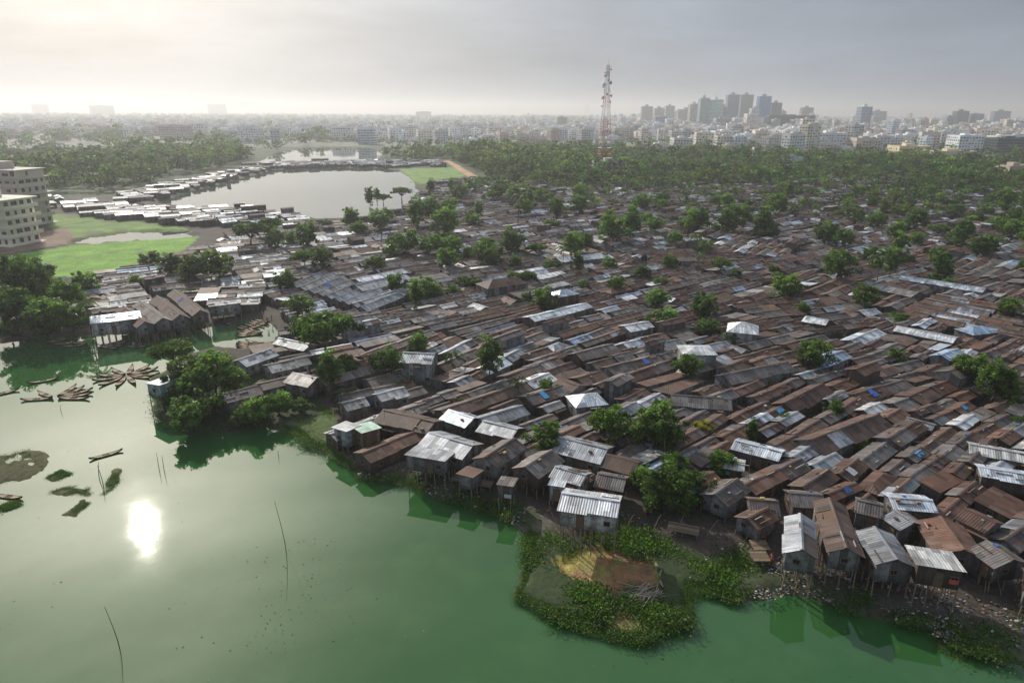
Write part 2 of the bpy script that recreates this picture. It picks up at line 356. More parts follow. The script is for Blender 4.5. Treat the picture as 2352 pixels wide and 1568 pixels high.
def wallgeo(b,h,m=0):
    L,Wd,hw,hr,kd=h['L']/2,h['W']/2,h['hw'],h['hr'],h['kd']; c=h['wc']; uo=random.uniform(0,300)
    f=h.get('floor',0.0)
    def q(p,r,z0,z1,za=None,zb=None):
        l=math.hypot(r[0]-p[0],r[1]-p[1]); za=z1 if za is None else za; zb=z1 if zb is None else zb
        b.face([(p[0],p[1],z0),(r[0],r[1],z0),(r[0],r[1],zb),(p[0],p[1],za)],c,m,[(uo,0),(uo+l,0),(uo+l,zb-z0),(uo,za-z0)])
    if kd=='shed':
        t=hw+hr-.03
        q((-L,-Wd),(L,-Wd),f,t); q((L,-Wd),(L,Wd),f,hw,t,hw-.03); q((L,Wd),(-L,Wd),f,hw-.03); q((-L,Wd),(-L,-Wd),f,hw,hw-.03,t)
    else:
        e=hw-.03
        q((-L,-Wd),(L,-Wd),f,e); q((L,Wd),(-L,Wd),f,e)
        for sx_ in (L,-L):
            if kd=='gable': b.face([(sx_,-Wd,f),(sx_,Wd,f),(sx_,Wd,e),(sx_,0,hw+hr-.04),(sx_,-Wd,e)],c,m,[(uo,0),(uo+2*Wd,0),(uo+2*Wd,e-f),(uo+Wd,e+hr-f),(uo,e-f)])
            else: q((sx_,-Wd),(sx_,Wd),f,e)
    if f>0.01: b.face([(-L,-Wd,f),(-L,Wd,f),(L,Wd,f),(L,-Wd,f)],(.09,.06,.04),m)
HER=[]
def hero(x1,y1,x2,y2,Wd,ty,hw=2.5,hr=1.0,stilt=0,kd='gable',wc=None,base=0.6,label=None,pure=True):
    hw=hw*.8; hr=hr*.72; Wd=Wd*.74
    zr=base+stilt+hw+hr
    a=G(x1,y1,zr); c=G(x2,y2,zr); L=math.hypot(c[0]-a[0],c[1]-a[1]); 
    HER.append(dict(x=(a[0]+c[0])/2,y=(a[1]+c[1])/2,ang=math.atan2(c[1]-a[1],c[0]-a[0]),L=max(1.5,L-2*OH),W=Wd,hw=hw+stilt,hr=hr,ty=ty,kd=kd,wc=wc or random.choice(WT),z=base,stilt=stilt,floor=stilt,near=1,hero=1,pure=pure,label=label))
Wl=(.32,.33,.33); Wg=(.20,.195,.19)
hero(1290,1130,1425,1150,5.4,'bright',2.7,.9,3.4,wc=(.5,.5,.48),base=0.0,label="whitish tin house on tall bamboo stilts over the bank")
hero(985,992,1088,1022,6.2,'light',2.3,1.1,1.4,wc=Wg,label="grey tin house on short stilts at the water's edge")
hero(942,1030,1035,1045,4.2,'light',2.2,.5,1.6,wc=Wg,kd='shed')
hero(880,940,1000,968,6.0,'rust',2.4,1.1,.8,pure=False)
hero(785,925,838,912,4.4,'light',2.6,.8,.3,wc=Wg); hero(862,905,928,888,4.4,'bright',2.6,.9,.3,wc=Wl)
hero(778,985,812,970,3.6,'light',3.0,.3,.9,wc=Wl,kd='shed'); hero(818,985,865,972,3.8,'green',3.2,.3,.9,wc=(.22,.13,.08),pure=False,kd='shed',label="patched shack with a pale green sheet roof and bamboo fence walls")
hero(1112,1050,1182,1005,5.0,'dark',2.3,1.1,1.4,pure=False); hero(1205,1072,1268,1032,4.8,'dark',2.3,1.1,1.4)
hero(1285,1003,1398,1030,6.8,'light',2.6,1.2,.3,wc=Wg); hero(1275,1070,1348,1090,4.2,'light',2.2,.8,1.5,wc=Wl)
hero(1265,1100,1300,1105,3.2,'bright',2.4,.3,1.2,wc=Wl,kd='shed')
hero(1372,1085,1440,1098,4.4,'dark',2.3,.9,.8); hero(1385,1040,1468,1062,5.0,'rust',2.3,1.0,.3,pure=False)
hero(1145,1100,1185,1105,3.0,'dark',2.0,.4,1.4,kd='shed'); hero(1060,1075,1100,1085,3.2,'rust',2.0,.4,1.2,kd='shed')
hero(1688,1010,1798,1038,4.4,'bright',2.5,.6,.2); hero(1655,1052,1712,1062,3.6,'bright',2.4,.5,.2)
hero(1640,1135,1695,1098,4.6,'dark',2.3,1.1,.4); hero(1718,1145,1788,1150,4.2,'dark',2.3,.9,.6,pure=False)
hero(1715,1190,1765,1165,3.8,'rust',2.1,.8,.6)
hero(1838,1178,1842,1262,3.6,'light',2.6,.9,2.2,wc=Wg,pure=False,label="tin house with a patched grey and white roof on stilts")
hero(1905,1142,1945,1258,3.8,'rust',2.6,.9,2.0,wc=Wg,pure=False,label="long tin house with rust striped roof on stilts")
hero(2008,1208,2062,1285,4.4,'light',2.6,.9,1.8,wc=Wg); hero(2092,1268,2205,1285,4.6,'bright',2.2,.6,2.6,wc=(.09,.07,.055),kd='shed',label="white roofed shack standing on dark timber stilts")
hero(2040,1140,2142,1148,4.4,'bright',2.5,.6,.3); hero(2055,1170,2100,1200,4.2,'light',2.6,.8,.4)
hero(2160,1185,2215,1262,5.8,'rust',2.4,1.0,.8,pure=False); hero(2225,1018,2370,1045,4.6,'bright',2.5,.6,.2); hero(2245,1070,2380,1092,4.6,'bright',2.5,.6,.2)
hero(2265,1240,2330,1285,4.6,'dark',2.4,.9,1.2); hero(2215,1165,2290,1200,4.6,'rust',2.4,.9,.6,pure=False)
hero(2350,1310,2420,1330,4.8,'rust',2.4,.9,1.2)
hero(1965,1145,2030,1160,4.4,'dark',2.4,.9,.6); hero(1810,1130,1890,1135,4.6,'dark',2.4,.9,.4)
hero(508,905,592,884,5.4,'dark',2.6,1.0,1.0,wc=Wg); hero(672,855,728,868,5.4,'light',2.6,1.1,.5,wc=Wg,label="grey tin house with a blue tarpaulin patch on its roof")
hero(612,838,705,818,5.8,'light',2.6,1.0,.3,wc=Wl); hero(545,826,622,800,5.2,'light',2.6,1.0,.3,wc=Wl); hero(640,775,715,790,4.6,'light',2.5,.9,.3)
hero(348,880,400,862,4.5,'light',2.6,.5,2.5,wc=(.35,.42,.42),kd='shed',base=0,label="pale blue grey shack on bamboo posts beside the trees")
hero(205,728,322,714,7.0,'bright',3.4,.9,1.8,wc=(.5,.5,.49),base=0.1,label="long white tin house on stilts above the inlet")
hero(283,702,334,738,4.0,'rust',2.5,1.2,1.2,wc=Wg); hero(321,690,374,730,4.0,'dark',2.5,1.2,1.2,wc=Wg); hero(360,678,414,722,4.2,'rust',2.5,1.3,1.2,wc=Wg); hero(400,664,460,712,4.2,'rust',2.6,1.3,1.2,wc=Wg)
hero(476,692,552,684,5.6,'light',3.2,.8,1.0,wc=Wl)
hero(815,655,932,630,8.0,'light',3.2,1.3); hero(828,692,928,660,7.6,'light',2.8,1.2); hero(815,640,925,618,6.0,'bright',3.2,.8)
for k in range(9): hero(668+k*20,652+k*6.5,745+k*21,620+k*6.5,4.4,'light',2.6,1.1)
hero(1213,728,1348,696,5.4,'bright',3.2,.7); hero(1278,592,1382,582,8,'bright',3.2,1.0); hero(2072,632,2265,662,7,'bright',3.0,.8)
hero(2060,748,2198,775,6.0,'bright',2.8,.7); hero(1990,645,2110,672,7,'light',3.0,1.0); hero(1672,735,1745,742,8.0,'bright',4.6,1.9,kd='hip',wc=Wl)
hero(1562,795,1640,795,6.8,'bright',5.0,.9,kd='hip',wc=Wl,label="two storey pale house with a white roof"); hero(1432,748,1490,738,5.2,'bright',3.2,.8)
hero(1870,828,1935,805,5.0,'blue',3.0,.8); hero(2215,752,2275,745,5.6,'blue',3.2,1.2,kd='hip'); hero(1310,908,1385,900,6.0,'bright',3.0,1.3,kd='hip')
hero(925,808,1000,812,6.2,'light',5.0,1.3,wc=Wl); hero(1270,668,1320,660,5.6,'bright',4.8,1.3,kd='hip'); hero(2160,815,2200,800,4.4,'blue',3.2,.8)
hero(1105,645,1200,632,8.0,'rust',4.4,1.8,kd='hip',wc=Wg)
hero(1850,725,1905,735,5.6,'bright',3.4,.8); hero(1100,960,1200,930,5.0,'light',2.6,.9); hero(1030,940,1090,960,4.8,'bright',2.6,.9)
hero(1540,905,1680,915,5.6,'dark',2.6,1.2); hero(1660,860,1810,830,5.2,'dark',2.8,1.2); hero(1800,925,1890,880,5.2,'rust',2.6,1.2)
hero(1860,1010,2020,950,6.0,'rust',2.6,1.4,pure=False); hero(1110,965,1190,985,5.0,'light',2.6,.9)
SL=[(WP([(790,955),(820,1030),(870,1060),(1000,1095),(1150,1130),(1240,1140),(1300,1125),(1450,1130),(1600,1180),(1700,1240),(1800,1275),(1950,1300),(2200,1335),(2352,1365),(2700,1400),(2700,432),(2352,432),(2000,415),(1800,420),(1500,430),(1200,430),(1100,412),(1000,420),(966,450),(940,490),(850,512),(720,515),(560,522),(520,560),(420,590),(350,612),(225,640),(205,690),(205,735),(330,738),(560,712),(640,740),(670,775),(640,800),(560,820),(620,900),(700,905),(760,935)]),'main'),
 (WP([(105,455),(330,482),(450,484),(560,486),(720,508),(735,516),(600,522),(480,522),(330,512),(220,498),(105,478)]),'light'),
 (WP([(270,452),(420,420),(545,392),(552,408),(450,438),(360,462),(280,470)]),'light'),
 (WP([(560,388),(620,378),(930,370),(1010,372),(1020,384),(920,386),(640,390),(560,405)]),'light'),
 (WP([(640,348),(700,335),(760,335),(700,342),(660,352)]),'light')]
# big trees in the settlement: (px,py,crown width px,kind)
TR=[(745,755,150,'umb'),(700,745,80,'rnd'),(690,700,62,'rnd'),(655,640,58,'rnd'),(395,805,100,'umb'),(440,835,130,'umb'),(490,850,100,'rnd'),(535,870,75,'rnd'),(395,900,85,'bush'),(455,925,110,'bush'),(520,915,70,'bush'),(430,960,90,'bush'),(590,940,80,'bush'),(640,925,75,'bush'),(690,930,50,'bush'),(600,870,50,'ban'),(560,955,60,'bush'),(445,885,80,'rnd'),
(795,888,80,'ban'),(800,860,50,'ban'),(890,820,82,'rnd'),(960,785,60,'rnd'),(1040,805,58,'palm'),(1125,815,78,'tall'),(1192,858,55,'coco'),(790,840,70,'bush'),(965,650,70,'rnd'),(1000,672,50,'bush'),(1040,670,40,'bush'),(1130,585,56,'rnd'),(1022,502,76,'rnd'),(870,500,56,'rnd'),(740,595,56,'rnd'),(700,590,60,'umb'),(575,530,80,'umb'),(620,520,60,'umb'),(630,545,50,'rnd'),(500,600,76,'rnd'),(440,605,80,'rnd'),(390,600,60,'rnd'),(345,592,60,'bush'),(705,538,64,'rnd'),(670,545,40,'rnd'),(930,550,70,'rnd'),(985,555,60,'rnd'),(1035,556,60,'rnd'),(1075,580,36,'rnd'),(1175,548,64,'rnd'),(1270,608,50,'bush'),(1245,445,44,'rnd'),(1510,685,55,'rnd'),(1415,652,40,'rnd'),(1475,620,46,'rnd'),(1625,745,52,'rnd'),(1580,842,66,'rnd'),(1685,770,44,'rnd'),
(1250,992,88,'rnd'),(1405,968,100,'rnd'),(1370,975,50,'bush'),(1510,970,115,'rnd'),(1530,1000,90,'rnd'),(1470,1000,60,'rnd'),(1535,1110,115,'rnd'),(1480,1090,70,'rnd'),(1595,1100,80,'rnd'),(1655,1060,66,'rnd'),(1550,1060,70,'rnd'),(1500,1150,60,'bush'),(1580,1150,60,'bush'),(1616,982,46,'yel'),(1728,990,50,'cone'),(1930,605,82,'rnd'),(2040,580,50,'rnd'),(2062,730,50,'bush'),(2240,850,80,'rnd'),(2290,875,90,'rnd'),(2330,905,60,'rnd'),(2345,965,46,'rnd'),(2210,830,50,'rnd'),(2060,815,42,'rnd'),(1980,1018,54,'bush'),(1920,935,54,'rnd'),(1990,1250,54,'bush'),(2322,700,60,'rnd'),(1845,710,36,'rnd'),(1805,960,40,'rnd'),(1060,922,34,'rnd'),(925,885,46,'bush'),(1255,885,50,'rnd'),(1252,912,36,'bush'),(2315,1095,50,'bush'),(1120,990,36,'bush'),(2150,640,40,'bush'),(435,670,40,'bush'),(310,648,40,'bush'),
(50,645,120,'rnd'),(100,655,100,'rnd'),(30,705,100,'rnd'),(100,710,100,'rnd'),(150,680,80,'rnd'),(195,645,60,'rnd'),(70,620,80,'rnd'),(10,630,80,'rnd'),(160,720,80,'rnd'),(195,690,60,'coco'),(20,750,70,'bush'),(110,750,70,'bush'),(848,450,34,'tall'),(880,452,36,'umb'),(922,440,44,'umb'),(865,445,26,'tall'),(1600,545,40,'palm'),(1620,560,44,'coco'),(1785,470,50,'rnd'),(1205,470,40,'rnd'),(1085,500,40,'rnd'),(820,520,40,'rnd'),
(985,470,60,'rnd'),(1120,560,44,'rnd'),(1410,520,70,'rnd'),(1440,510,50,'rnd'),(1540,600,40,'rnd'),(1690,500,60,'rnd'),(1750,520,44,'rnd'),(1900,530,60,'rnd'),(1940,545,50,'rnd'),(1600,500,60,'rnd'),(2200,540,50,'rnd'),(2160,580,50,'rnd'),(1400,600,40,'rnd'),(1340,650,34,'rnd'),(1210,680,34,'rnd'),(1790,640,36,'rnd'),(1690,625,36,'rnd')]
def rect_hit(x,y,r,h):
    dx,dy=x-h['x'],y-h['y']; c,s_=math.cos(-h['ang']),math.sin(-h['ang']); u=dx*c-dy*s_; v=dx*s_+dy*c
    return abs(u)<h['L']/2+r and abs(v)<h['W']/2+r
blocks=[]
def bsp(x0,y0,x1,y1):
    w,h=x1-x0,y1-y0
    if max(w,h)<random.uniform(28,50): blocks.append((x0,y0,x1,y1)); return
    g=random.uniform(.2,.7)
    if w>h: m=x0+w*random.uniform(.4,.6); bsp(x0,y0,m-g,y1); bsp(m+g,y0,x1,y1)
    else: m=y0+h*random.uniform(.4,.6); bsp(x0,y0,x1,m-g); bsp(x0,m+g,x1,y1)
def bsp2(x0,y0,x1,y1,out):
    w,h=x1-x0,y1-y0; g=.1
    if max(w,h)>20: g=random.uniform(.2,.45)
    Tu=random.uniform(6.0,11.0) if random.random()<.74 else random.uniform(11,20)
    Tv=random.uniform(4.0,5.8)
    if w>Tu and w/Tu>=h/Tv: m=x0+w*random.uniform(.4,.6); bsp2(x0,y0,m-g,y1,out); bsp2(m+g,y0,x1,y1,out)
    elif h>Tv: m=y0+h*random.uniform(.42,.58); bsp2(x0,y0,x1,m-g*.8,out); bsp2(x0,m+g*.8,x1,y1,out)
    elif w<h and h>5 and w>5: m=y0+h*.5; bsp2(x0,y0,x1,m-.1,out); bsp2(x0,m+.1,x1,y1,out)
    elif h>4.6: m=y0+h*random.uniform(.45,.55); bsp2(x0,y0,x1,m-.08,out); bsp2(x0,m+.08,x1,y1,out)
    else: out.append((x0,y0,x1,y1))
bsp(-420,-120,640,640)
A0=rad(38)
cand=[]
for (x0,y0,x1,y1) in blocks:
    out=[]; bsp2(x0,y0,x1,y1,out); da=rad(random.gauss(0,5.5)); bx,by=(x0+x1)/2,(y0+y1)/2
    if random.random()<.14: da+=rad(random.choice([90,-22,20]))
    cA,sA=math.cos(A0),math.sin(A0)
    for (a,b_,c,d_) in out:
        u,v=(a+c)/2-bx,(b_+d_)/2-by; u2=u*math.cos(da)-v*math.sin(da)+bx; v2=u*math.sin(da)+v*math.cos(da)+by
        x=u2*cA-v2*sA; y=u2*sA+v2*cA
        L,Wd=c-a,d_-b_; an=A0+da
        if Wd>L: L,Wd=Wd,L; an+=math.pi/2
        cand.append((x,y+60,an+rad(random.gauss(0,3)),L-.35,Wd-.4))
PC=np.array([(c[0],c[1]) for c in cand])
zone=np.full(len(cand),-1)
for k,(pl,ty) in enumerate(SL): zone[(sdist(PC,pl)>0)&(zone<0)]=k
lsd=landsd(PC)
trees=[]
for (px,py,w,kd) in TR:
    hc={'rnd':1.25,'umb':1.1,'tall':1.9,'bush':.75,'palm':1.9,'coco':2.6,'ban':.7,'yel':1.25,'cone':1.6}[kd]
    x,y=G(px,py,5); w=w*1.1
    for _ in range(3):
        dd=proj(x,y,5)[2]; r=w*.5*dd/F; x,y=G(px,py,.6+hc*r)
    trees.append((x,y,r,kd))
TA=np.array([(t_[0],t_[1],(t_[2]*.34 if t_[2]<6 else t_[2]*.42)) for t_ in trees])
houses=list(HER)
for k,(x,y,an,L,Wd) in enumerate(cand):
    if zone[k]<0 or lsd[k]<0.5: continue
    edge=lsd[k]<3.2
    if edge: L=min(L,random.uniform(2.2,4.0)); Wd=min(Wd,random.uniform(1.8,2.8))
    if any(rect_hit(x,y,Wd*.5-.35,h) for h in HER if abs(x-h['x'])<16 and abs(y-h['y'])<16): continue
    if (np.hypot(TA[:,0]-x,TA[:,1]-y)<TA[:,2]).any(): continue
    pr=proj(x,y,3)
    if pr is None or pr[0]<-250 or pr[0]>2600: continue
    far=pr[1]<560
    if pr[1]<500 and random.random()<.2: continue
    if zone[k]>0: ty=random.choices(['rust','dark','light','bright'],[.10,.2,.48,.22])[0]
    elif 480<pr[0]<960 and 540<pr[1]<740: ty=random.choices(['rust','dark','light','bright'],[.32,.27,.29,.12])[0]
    elif far: ty=random.choices(['rust','dark','light','bright','blue'],[.42,.34,.14,.09,.01])[0]
    elif pr[0]<1300: ty=random.choices(['rust','dark','light','bright','blue'],[.44,.34,.13,.08,.01])[0]
    else: ty=random.choices(['rust','dark','light','bright','blue'],[.53,.33,.07,.06,.01])[0]
    kd=random.choices(['gable','shed','hip'],[.82,.165,.015])[0]
    hw=random.uniform(1.55,2.1)+(1.8 if random.random()<.02 else 0)
    if zone[k]>0 : hw+=.4
    stl=random.uniform(.9,1.5) if edge and y<140 else 0
    houses.append(dict(x=x,y=y,ang=an+(math.pi if random.random()<.5 else 0),L=L,W=Wd,hw=hw+stl,hr=Wd*random.uniform(.13,.20) if kd!='shed' else Wd*.12,ty=ty,kd=kd,wc=random.choice(WT),z=0.55 if not stl else .2,stilt=stl,floor=stl,near=1,hero=0))
def vis(h):
    p_=proj(h['x'],h['y'],3)
    if not p_ : return 0
    if p_[0]<-60 or p_[0]>2412 or p_[1]>1620: return 0
    return (10 if h['hero'] else 1)/p_[2]
houses.sort(key=lambda h:-vis(h))
ind,rest=houses[:298],houses[298:]
print("HOUSES",len(houses),len(HER))
# shared parts
b=B(); b.box(-.42,.42,-.03,.03,0,1.6,(.12,.08,.055)); b.box(-.36,.36,-.045,-.03,.15,.75,(.17,.11,.07)); b.box(-.36,.36,-.045,-.03,.85,1.5,(.17,.11,.07)); ME_door=b.mesh("door",[M_wood])
b=B()
for q in ((-.35,-.28,0,.6),(.28,.35,0,.6),(-.28,.28,0,.07),(-.28,.28,.53,.6)): b.box(q[0],q[1],-.05,.03,q[2],q[3],(.2,.14,.09))
b.box(-.28,.28,-.01,.02,.07,.53,(.012,.012,.014)); b.box(-.02,.02,-.03,-.011,.07,.53,(.15,.1,.07)); ME_win=b.mesh("window",[M_wood])
b=B(); b.beam((0,0,0),(0,0,1),.13,(.26,.20,.13),n=6); ME_post=b.mesh("stilt",[M_wood])
TY={'rust':'rusty brown','dark':'weathered grey','light':'light grey','bright':'pale galvanised','blue':'bluish','green':'green'}
for k,h in enumerate(ind):
    kdn={'gable':'gabled','shed':'sloping','hip':'hipped'}[h['kd']]
    lb=h.get('label') or f"tin shack with {TY[h['ty']]} {kdn} roof"+(" on stilts at the waterside" if h['stilt']>.8 else " in the dense settlement")
    T=thing("tin_shack",lb,"house",(h['x'],h['y'],h['z']),h['ang'],group="shacks of the waterside settlement")
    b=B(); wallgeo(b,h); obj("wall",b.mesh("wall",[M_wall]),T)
    b=B(); roofgeo(b,h); obj("roof",b.mesh("roof",[M_roof]),T)
    f=h.get('floor',0)
    if k<190 or h['hero']:
        for side in (-1,1):
            nx,ny=-math.sin(h['ang'])*side,math.cos(h['ang'])*side
            if nx*(-h['x'])+ny*(-h['y'])>0:
                rz=0 if side<0 else math.pi
                if h['hw']-f>1.65: obj("door",ME_door,T,(random.uniform(-.2,.2)*h['L'],side*(h['W']/2+.035),f+.02),(0,0,rz))
                if h['L']>3.4:
                    n=2 if h['L']>6 else 1
                    for q in range(n): obj("window",ME_win,T,((-.36+.72*q)*h['L']*.9 if n>1 else .36*h['L'],side*(h['W']/2+.035),f+.8),(0,0,rz))
        for side in (-1,1):
            nx,ny=math.cos(h['ang'])*side,math.sin(h['ang'])*side
            if nx*(-h['x'])+ny*(-h['y'])>0 and h['W']>2.6: obj("window",ME_win,T,(side*(h['L']/2+.035),random.uniform(-.15,.15)*h['W'],f+.85),(0,0,math.pi/2*side))
    if h['stilt']>0.25:
        nx_=max(2,int(h['L']/1.1)+1); ny_=3
        for i_ in range(nx_):
            for j_ in range(ny_):
                xx=-h['L']/2+.1+(h['L']-.2)*i_/(nx_-1); yy=-h['W']/2+.1+(h['W']-.2)*j_/(ny_-1)
                obj("stilt",ME_post,T,(xx+random.uniform(-.08,.08),yy,-1.2),(random.uniform(-.06,.06),random.uniform(-.06,.06),0),(1,1,h['stilt']+1.2))
b=B()
for h in rest:
    b.xf(h['x'],h['y'],h['z'],h['ang']); d_=math.hypot(h['x'],h['y']); h['near']=1 if d_<230 else 0
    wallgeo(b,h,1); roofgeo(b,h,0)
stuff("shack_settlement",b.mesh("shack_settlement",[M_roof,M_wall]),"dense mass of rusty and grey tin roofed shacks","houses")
# roof clutter
b=B()
cc=[(.5,.5,.5),(.1,.07,.05),(.3,.2,.12),(.04,.14,.4),(.35,.05,.04),(.2,.2,.2),(.2,.2,.2),(.45,.35,.1),(.12,.09,.07)]
for h in ind+rest[:1800]:
    b.xf(h['x'],h['y'],h['z'],h['ang'])
    if h['kd']=='gable':
        for _ in range(random.choice([0,1,2,3,4])):
            u=random.uniform(-.45,.45)*h['L']; v=random.uniform(-.45,.45)*h['W']; zz=h['hw']+h['hr']*(1-abs(v)/(h['W']/2))
            if random.random()<.6:
                l=random.uniform(.6,2.0); b.box(u-l/2,u+l/2,v-.05,v+.05,zz+.05,zz+.14,random.choice([(.2,.14,.09),(.1,.07,.05),(.4,.38,.35)]))
            else:
                w_=random.uniform(.08,.25); b.box(u-w_,u+w_,v-w_*.7,v+w_*.7,zz+.02,zz+.15+w_*.3,random.choice(cc))
    if random.random()<.6:
        u=random.uniform(-.4,.4)*h['L']; sg=random.choice((-1,1)); v=sg*(h['W']/2+.4); w_=random.uniform(.4,1.3); zz=h['hw']-random.uniform(.25,.7)
        if random.random()<.45: b.face([(u-w_/2,v,zz-.5),(u+w_/2,v,zz-.5),(u+w_/2,v,zz),(u-w_/2,v,zz)],random.choice([(.5,.1,.08),(.08,.15,.45),(.55,.5,.15),(.6,.6,.6),(.1,.3,.2),(.45,.2,.3)]))
        else: b.face([(u-w_,v-.5,zz+.1),(u+w_,v-.5,zz+.1),(u+w_,v+.4,zz-.1),(u-w_,v+.4,zz-.1)],random.choice([(.3,.2,.12),(.15,.09,.06),(.25,.25,.27),(.12,.1,.09)]))
stuff("roof_clutter",b.mesh("roof_clutter",[M_litter]),"planks, bricks, washing and scraps on tin roofs","scrap")
for h in ind[40:290:12]:
    if h['kd']!='gable' or h['L']<3.5: continue
    col=random.choice([(.03,.14,.5),(.05,.3,.6),(.5,.5,.5),(.03,.1,.3)])
    b=B(); n=5; w_=random.uniform(1.0,1.7); x0=random.uniform(-.3,0)*h['L']; sl=h['hr']/(h['W']/2)
    for i_ in range(n):
        for j_ in range(n):
            q=[]
            for (a,c) in ((i_,j_),(i_+1,j_),(i_+1,j_+1),(i_,j_+1)):
                v=-.1-(h['W']*.42)*c/n; q.append((x0+w_*a/n,v,h['hw']+h['hr']+v*sl*1.0+.10+.03*math.sin(a*2.1+c*1.3)))
            b.face(q,col)
    thing("tarpaulin","crumpled plastic sheet tied over a tin roof","tarpaulin",(h['x'],h['y'],h['z']),h['ang'],me=b.mesh("tarpaulin",[M_cloth]),group="plastic sheets over shack roofs")
# ---------------------------------------------------------------- trees
def crown(kind,ncl,nl,ls,seed):
    g=np.random.default_rng(seed)
    ex={'rnd':(1,1,.85,1.25),'umb':(1,1,.42,1.15),'tall':(.72,.72,1.15,1.9),'bush':(1,1,.62,.75),'cone':(.6,.6,1.2,1.6)}[kind]
    d=g.normal(size=(ncl,3)); d/=np.linalg.norm(d,axis=1)[:,None]; rad_=g.random(ncl)**(1/2.4)*.85
    if kind=='umb': d[:,2]=np.abs(d[:,2])*1.0-.25
    c=d*rad_[:,None]*np.array(ex[:3])
    th_=np.arctan2(c[:,1],c[:,0])
    c*=(1+.2*np.sin(3*th_+seed)+.14*np.sin(5*th_+seed*1.7))[:,None]
    if kind=='cone': k=np.clip((1.1-(c[:,2]+1.1)/2.3),.12,1); c[:,:2]*=k[:,None]*1.4
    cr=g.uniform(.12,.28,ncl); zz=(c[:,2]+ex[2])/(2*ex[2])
    sh=g.uniform(.55,1.4,ncl)*(0.62+.6*zz)  # shade painted into the leaf colour: low clumps darker, upper ones lighter
    n=ncl*nl; L=g.normal(size=(n,3)); L/=np.linalg.norm(L,axis=1)[:,None]; L*=(g.random(n)**.45)[:,None]
    idx=np.repeat(np.arange(ncl),nl); ctr=c[idx]+L*cr[idx][:,None]*np.array([1,1,.75]); ctr[:,2]+=ex[3]
    a=g.normal(size=(n,3)); a[:,2]*=.6; a/=np.linalg.norm(a,axis=1)[:,None]; bb=np.cross(a,g.normal(size=(n,3))+np.array([0,0,.6])); bb/=np.linalg.norm(bb,axis=1)[:,None]
    s=g.uniform(.6,1.2,n)[:,None]*ls
    V=np.stack([ctr-a*s,ctr-bb*s*.6,ctr+a*s,ctr+bb*s*.6],1).reshape(-1,3)
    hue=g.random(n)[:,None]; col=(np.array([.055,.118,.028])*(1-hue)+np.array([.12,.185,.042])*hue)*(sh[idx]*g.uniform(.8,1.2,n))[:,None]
    return V,np.arange(n*4).reshape(-1,4),np.repeat(col,4,0),c+np.array([0,0,ex[3]])
def trunkmesh(cl,h,kind,seed):
    g=random.Random(seed); b=B(); col=(.09,.07,.052)
    w=.13; pts=[(0,0,-.05)]; top=h*.62
    for k in range(1,4): pts.append((g.uniform(-.05,.05)*k,g.uniform(-.05,.05)*k,top*k/3))
    for k in range(3): b.beam(pts[k],pts[k+1],w*(1-.2*k),col,n=6,w2=w*(1-.2*(k+1)))
    for k in range(0,min(len(cl),44),4):
        c=cl[k]; m=((pts[3][0]+c[0])*.5,(pts[3][1]+c[1])*.5,(pts[3][2]+c[2])*.5-.04)
        b.beam(pts[3],m,.06,col,n=4,w2=.04); b.beam(m,tuple(c),.04,col,n=4,w2=.012)
    return b.mesh("trunk",[M_bark])
def palm(hh,seed,nf=15,wid=.15,lean=.12):
    g=random.Random(seed); b=B(); c=Vector((lean,0,hh))
    for k in range(nf):
        a=2*math.pi*k/nf+g.uniform(-.2,.2); up=g.uniform(.1,1.0); ln=g.uniform(.85,1.1)
        pr=c.copy(); pd=Vector((math.cos(a),math.sin(a),up)).normalized(); side=Vector((-math.sin(a),math.cos(a),0))
        for s_ in range(7):
            q=pr+pd*ln/7; w0=wid*(1-abs(s_-2.5)/6.5); w1=wid*(1-abs(s_+1-2.5)/6.5) if s_<6 else .01
            g0=g.uniform(.7,1.3); col=(.07*g0,.12*g0,.033*g0)
            for sg in (-1,1):
                for e in (0,.5):
                    aa_=pr.lerp(q,e); bb_=pr.lerp(q,e+.33)
                    b.face([tuple(aa_),tuple(bb_),tuple(bb_+side*sg*w1+pd*.05+Vector((0,0,-.09))),tuple(aa_+side*sg*w0+pd*.05+Vector((0,0,-.09)))],col)
            pr=q; pd=(pd+Vector((0,0,-.26))).normalized()
    tm=B()
    prev=(0,0,-.05)
    for k in range(1,5):
        q=(lean*(k/4)**2,0,hh*k/4); tm.beam(prev,q,.10-.01*k,(.12,.1,.08),n=6,w2=.09-.01*k); prev=q
    return b.mesh("crown",[M_leaf]),tm.mesh("trunk",[M_bark])
VAR={}
for kind,cnt in (('rnd',6),('umb',3),('tall',2),('bush',3),('cone',1)):
    VAR[kind]=[]
    for q in range(cnt):
        V,Fc,C,cl=crown(kind,70 if kind!='cone' else 60,58,.07,q*13+len(kind)*31)
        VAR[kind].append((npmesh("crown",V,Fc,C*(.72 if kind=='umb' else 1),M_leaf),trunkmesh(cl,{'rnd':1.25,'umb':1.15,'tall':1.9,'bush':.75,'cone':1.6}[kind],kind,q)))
V,Fc,C,cl=crown('rnd',70,58,.075,99); VAR['yel']=[(npmesh("crown",V,Fc,C*np.array([3.0,1.6,.6]),M_leaf),trunkmesh(cl,1.25,'rnd',5))]
VAR['palm']=[palm(1.9,1,20,.13)]; VAR['coco']=[palm(2.6,2,15,.15),palm(2.8,3,14,.15,.3)]; VAR['ban']=[palm(.5,4,11,.28,.05),palm(.6,5,10,.3,.02)]
k=0
S1=SL[0][0]
